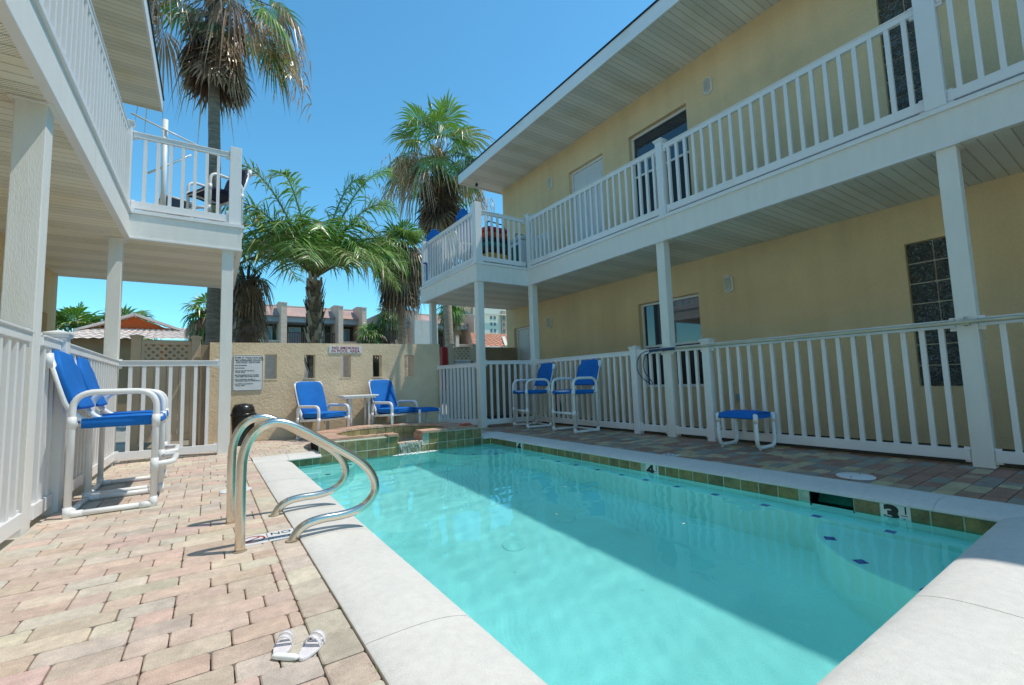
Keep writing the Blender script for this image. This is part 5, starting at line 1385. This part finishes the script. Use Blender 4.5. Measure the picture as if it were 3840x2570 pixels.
# ------------------------------------------------------------------ background buildings
def apartments(label, x0, x1, fins, bays, loc):
    """facade at y=35 facing -y; bays: (xa, xb, kind)"""
    t = thing('brick_apartment_block', label, 'building', loc); Yf = 35.
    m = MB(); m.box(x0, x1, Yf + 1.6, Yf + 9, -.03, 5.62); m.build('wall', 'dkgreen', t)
    m = MB(); m.box(x0, x1, Yf - .001, Yf + 1.595, 3.05, 3.3); m.build('floor_band', 'brick', t)
    m = MB(); m.box(x0, x1, Yf - .02, Yf + 1.59, 5.6, 6.0); m.build('eave_band', 'greyblue', t)
    m = MB(); m.add([(x0, Yf - .25, 5.98), (x1, Yf - .25, 5.98), (x1, Yf + 2.2, 7.05), (x0, Yf + 2.2, 7.05), (x0, Yf + 9, 7.05), (x1, Yf + 9, 7.05), (x0, Yf + 9, 5.98), (x1, Yf + 9, 5.98)], [(0, 1, 2, 3), (3, 2, 5, 4), (0, 3, 4, 6), (1, 7, 5, 2), (0, 6, 7, 1), (4, 5, 7, 6)])
    m.build('roof', 'shingle', t)
    MB().box(x0, x1, Yf + 2.1, Yf + 2.3, 7.051, 7.13).build('ridge_flashing', 'cream', t)
    for xa, xb in fins:
        f = MB(); f.prism([(Yf - 1.1, -.03), (Yf + 1.5, -.03), (Yf + 1.5, 7.0), (Yf + .3, 7.0), (Yf - 1.1, 6.75)], xa, xb, 'x')
        fo_ = f.build('brick_fin', 'brick', t)
        MB().prism([(Yf - 1.15, 6.752), (Yf + .3, 7.002), (Yf + 1.6, 7.002), (Yf + 1.6, 7.06), (Yf + .3, 7.06), (Yf - 1.15, 6.81)], xa - .04, xb + .04, 'x').build('fin_cap', 'cream', fo_)
    for xa, xb, kind in bays:
        if kind == 'brick':
            MB().box(xa, xb, Yf + .01, Yf + .15, 3.301, 4.22).build('parapet', 'brick', t); MB().box(xa, xb, Yf, Yf + .17, 4.221, 4.28).build('coping', 'cream', t)
        else:
            r = MB(); r.box(xa, xb, Yf + .02, Yf + .07, 4.80, 4.88); r.box(xa, xb, Yf + .02, Yf + .07, 3.32, 3.4)
            k = xa
            while k < xb: r.box(k, k + .05, Yf + .03, Yf + .06, 3.4, 4.8); k += .16
            r.build('balcony_railing', 'brownrail', t)
        n_ = 2 if (xb - xa) > 2.4 else 1
        for i in range(n_):
            cx = xa + (xb - xa) * (i + .5) / n_; w_ = .36
            f = MB().box(cx - w_ - .06, cx + w_ + .06, Yf + 1.55, Yf + 1.599, 4.1 if kind == 'brick' else 3.3, 5.42).build('window', 'cream', t)
            MB().box(cx - w_, cx + w_, Yf + 1.52, Yf + 1.549, 4.16 if kind == 'brick' else 3.36, 5.36).build('pane', 'curtain', f)
        MB().box(xa, xb, Yf + .03, Yf + .2, -.03, 3.049).build('ground_storey', 'brick', t)
    return t
apartments('low brick apartment block with sloping fins behind the queen palm', 1.2, 9.7, [(3.92, 4.28), (7.67, 8.0), (9.37, 9.7)], [(1.2, 3.92, 'brick'), (4.28, 7.67, 'rail'), (8.0, 9.37, 'brick')], (3, 38, 0))
apartments('brick apartment block farther right, seen under the right balcony', 11.9, 19.3, [(13.5, 13.86), (17.18, 17.48), (18.95, 19.3)], [(11.9, 13.5, 'brick'), (13.86, 17.18, 'rail'), (17.48, 18.95, 'brick')], (15.5, 38, 0))
pg = MB(); pg.box(9.75, 11.85, 39.5, 45, -.03, 5.6); tag(pg.build('annex', 'palegreen'), 'pale green end wall between the two brick apartment blocks', 'building')
sl = MB(); sl.box(9.0, 10.35, 22.6, 22.72, -.03, 4.30); tag(sl.build('billboard_back', 'palegrey'), 'blank pale grey panel rising behind the right porch post', 'panel')

tw_ = thing('tower_block', 'tall beige and pink hotel tower in the distance at right', 'building', (70, 130, 0))
MB().box(62.5, 68.7, 120, 140, -.03, 24.3).build('pink_wing', 'pinkrender', tw_); MB().box(66.6, 67.4, 119.4, 119.99, -.03, 24.4).build('pilaster', 'beige', tw_)
MB().box(68.71, 84, 119, 140, -.03, 24.2).build('cream_wing', 'cream', tw_)
MB().box(76.4, 77.9, 118.4, 118.99, -.03, 23.4).build('pilaster', 'pinkrender', tw_); MB().box(68.6, 84.2, 118.0, 118.39, 21.9, 22.25).build('cornice', 'cream', tw_)
for r in range(7):
    z_ = 20.6 - r * 2.05
    for x_ in (72.4, 73.7, 78.6, 79.9): MB().box(x_, x_ + .72, 118.9, 118.985, z_, z_ + 1.0).build('window', 'dkwin', tw_)
    MB().box(76.85, 77.4, 118.3, 118.395, z_, z_ + 1.0).build('window', 'dkwin', tw_)
    for x_ in (65.2, 67.9): MB().box(x_, x_ + .4, 119.9, 119.985, z_ + .6, z_ + 1.6).build('window', 'dkwin', tw_)
MB().prism([(64.2 + .9 * cos(a), 21.9 + 1.1 * max(sin(a), 0) ** .8 + (-1 if sin(a) < 0 else 0)) for a in [2 * pi * k / 16 for k in range(16)]], 119.9, 119.985, 'y').build('arched_window', 'dkwin', tw_)
MB().box(69.5, 74, 120, 130, 24.21, 26).build('penthouse', 'cream', tw_)

def tile_roof(mb, p0, p1, q0, q1, amp=.035, pitch=.26, rows=8):
    """barrel-tile slope: eave p0->p1, ridge q0->q1"""
    p0, p1, q0, q1 = map(Vector, (p0, p1, q0, q1)); L_ = (p1 - p0).length; n_ = int(L_ / pitch) * 6
    nrm = (p1 - p0).cross(q0 - p0).normalized()
    if nrm.z < 0: nrm = -nrm
    vs = []
    for r in range(rows):
        for side in (0, 1):
            v = (r + (0 if side == 0 else 1.0)) / rows
            for i in range(n_ + 1):
                u = i / n_; a = p0.lerp(p1, u); b_ = q0.lerp(q1, u); p = a.lerp(b_, v)
                h = amp * abs(sin(pi * u * L_ / pitch)) + (.03 if side == 0 else .0)
                vs.append(p + nrm * h)
    fs = []
    for r in range(rows):
        o = r * 2 * (n_ + 1)
        for i in range(n_): fs.append((o + i, o + i + 1, o + n_ + 1 + i + 1, o + n_ + 1 + i))
        if r < rows - 1:
            o1 = o + n_ + 1; o2 = o + 2 * (n_ + 1)
            for i in range(n_): fs.append((o1 + i, o1 + i + 1, o2 + i + 1, o2 + i))
        if r == 0: pass
    mb.add(vs, fs)
hs_ = thing('tiled_house', 'low tan house with clay-tiled roof and orange gable, far left', 'house', (-3, 24, 0))
MB().box(-5.2, .5, 22.3, 29, -.03, 2.93).build('wall', 'tanrender', hs_)
rt = MB(); tile_roof(rt, (-5.2, 21.8, 2.84), (.9, 21.8, 2.93), (-3.5, 23.9, 3.55), (-.6, 23.9, 3.6), pitch=.3, rows=8); rt.build('roof', 'rooftile', hs_)
gb = MB(); gb.prism([(-3.95, 3.35), (-1.15, 3.37), (-2.62, 3.96)], 23.55, 24.2, 'y'); gb.build('gable', 'orange', hs_)
rk = MB(); rk.bar((-4.35, 23.45, 3.33), (-2.6, 23.45, 4.05), .5, .09); rk.bar((-2.6, 23.45, 4.052), (-.8, 23.45, 3.36), .5, .09); rk.build('gable_roof', 'rooftile', hs_)
oc = MB(); oc.box(-1.62, -1.5, 22.0, 22.29, 0, 2.75); oc.build('corner_trim', 'orange', hs_)
rh = thing('tiled_house', 'salmon tiled roof seen between the right porch posts', 'house', (11, 18, 0))
MB().box(9.3, 15, 16.4, 22, -.03, 2.3).build('wall', 'tanrender', rh)
rt = MB(); tile_roof(rt, (8.9, 16, 2.30), (15.2, 16, 2.32), (10.4, 19, 3.25), (14.0, 19, 3.25), pitch=.3, rows=10); rt.build('roof', 'salmontile', rh)
MB().bar((10.45, 15.9, 2.36), (11.6, 17.9, 2.98), .14, .08).build('hip_ridge', 'cream', rh)

# fence beyond the garden wall seen through the openings: low strip of street
st = MB(); st.add([(-60, 30.0, -.026), (80, 30.0, -.026), (80, 33.8, -.026), (-60, 33.8, -.026)], [(0, 1, 2, 3)]); struct(st.build('parking_lot', 'concrete'))
yd = MB(); yd.add([(-40, 8.9, -.027), (60, 8.9, -.027), (60, 29.9, -.027), (-40, 29.9, -.027)], [(0, 1, 2, 3)]); struct(yd.build('yard', 'concrete'))

# ------------------------------------------------------------------ light, sky, camera
SA, SB = .41, .21
sd = Vector((SA, -SB, 1)).normalized(); el = math.asin(sd.z); az = atan2(sd.x, sd.y)
wld = bpy.data.worlds.new('World'); S.world = wld; wld.use_nodes = True
nt = wld.node_tree; nt.nodes.clear()
o = nt.nodes.new('ShaderNodeOutputWorld'); bg_ = nt.nodes.new('ShaderNodeBackground'); sky = nt.nodes.new('ShaderNodeTexSky')
sky.sky_type = 'NISHITA'; sky.sun_disc = False; sky.sun_elevation = el; sky.sun_rotation = az
sky.air_density = 1.0; sky.dust_density = .1; sky.ozone_density = 4.0; sky.altitude = 0
tn = nt.nodes.new('ShaderNodeMix'); tn.data_type = 'RGBA'; tn.blend_type = 'MULTIPLY'; tn.inputs['Factor'].default_value = 1; tn.inputs['B'].default_value = (.44, .84, .83, 1)
nt.links.new(sky.outputs[0], tn.inputs['A']); nt.links.new(tn.outputs['Result'], bg_.inputs[0]); nt.links.new(bg_.outputs[0], o.inputs[0]); bg_.inputs[1].default_value = .15
sl_ = bpy.data.lights.new('sun', 'SUN'); sl_.cycles.is_caustics_light = True; sl_.energy = 2.0; sl_.angle = radians(.53); sl_.color = (1, .93, .82)
so_ = bpy.data.objects.new('sun', sl_); COL.objects.link(so_); so_.rotation_euler = (-sd).to_track_quat('-Z', 'Y').to_euler(); so_.location = (20, -10, 40)

cam = bpy.data.cameras.new('camera'); co_ = bpy.data.objects.new('camera', cam); COL.objects.link(co_)
yaw, pit, rol, F = 0.59400226, 0.08708058, -0.03247167, 1677.27
f = Vector((sin(yaw) * cos(pit), cos(yaw) * cos(pit), sin(pit))); r = Vector((cos(yaw), -sin(yaw), 0)); u = r.cross(f)
r2 = cos(rol) * r + sin(rol) * u; u2 = -sin(rol) * r + cos(rol) * u
mt = Matrix((r2, u2, -f)).transposed().to_4x4(); mt.translation = Vector((0, 0, .85)); co_.matrix_world = mt
cam.sensor_width = 36; cam.lens = F / 3840 * 36; cam.clip_start = .05; cam.clip_end = 2000
S.camera = co_
S.view_settings.view_transform = 'Standard'; S.view_settings.look = 'None'; S.view_settings.gamma = 1; S.view_settings.exposure = .82
S.cycles.max_bounces = 12; S.cycles.diffuse_bounces = 8; S.cycles.transparent_max_bounces = 12
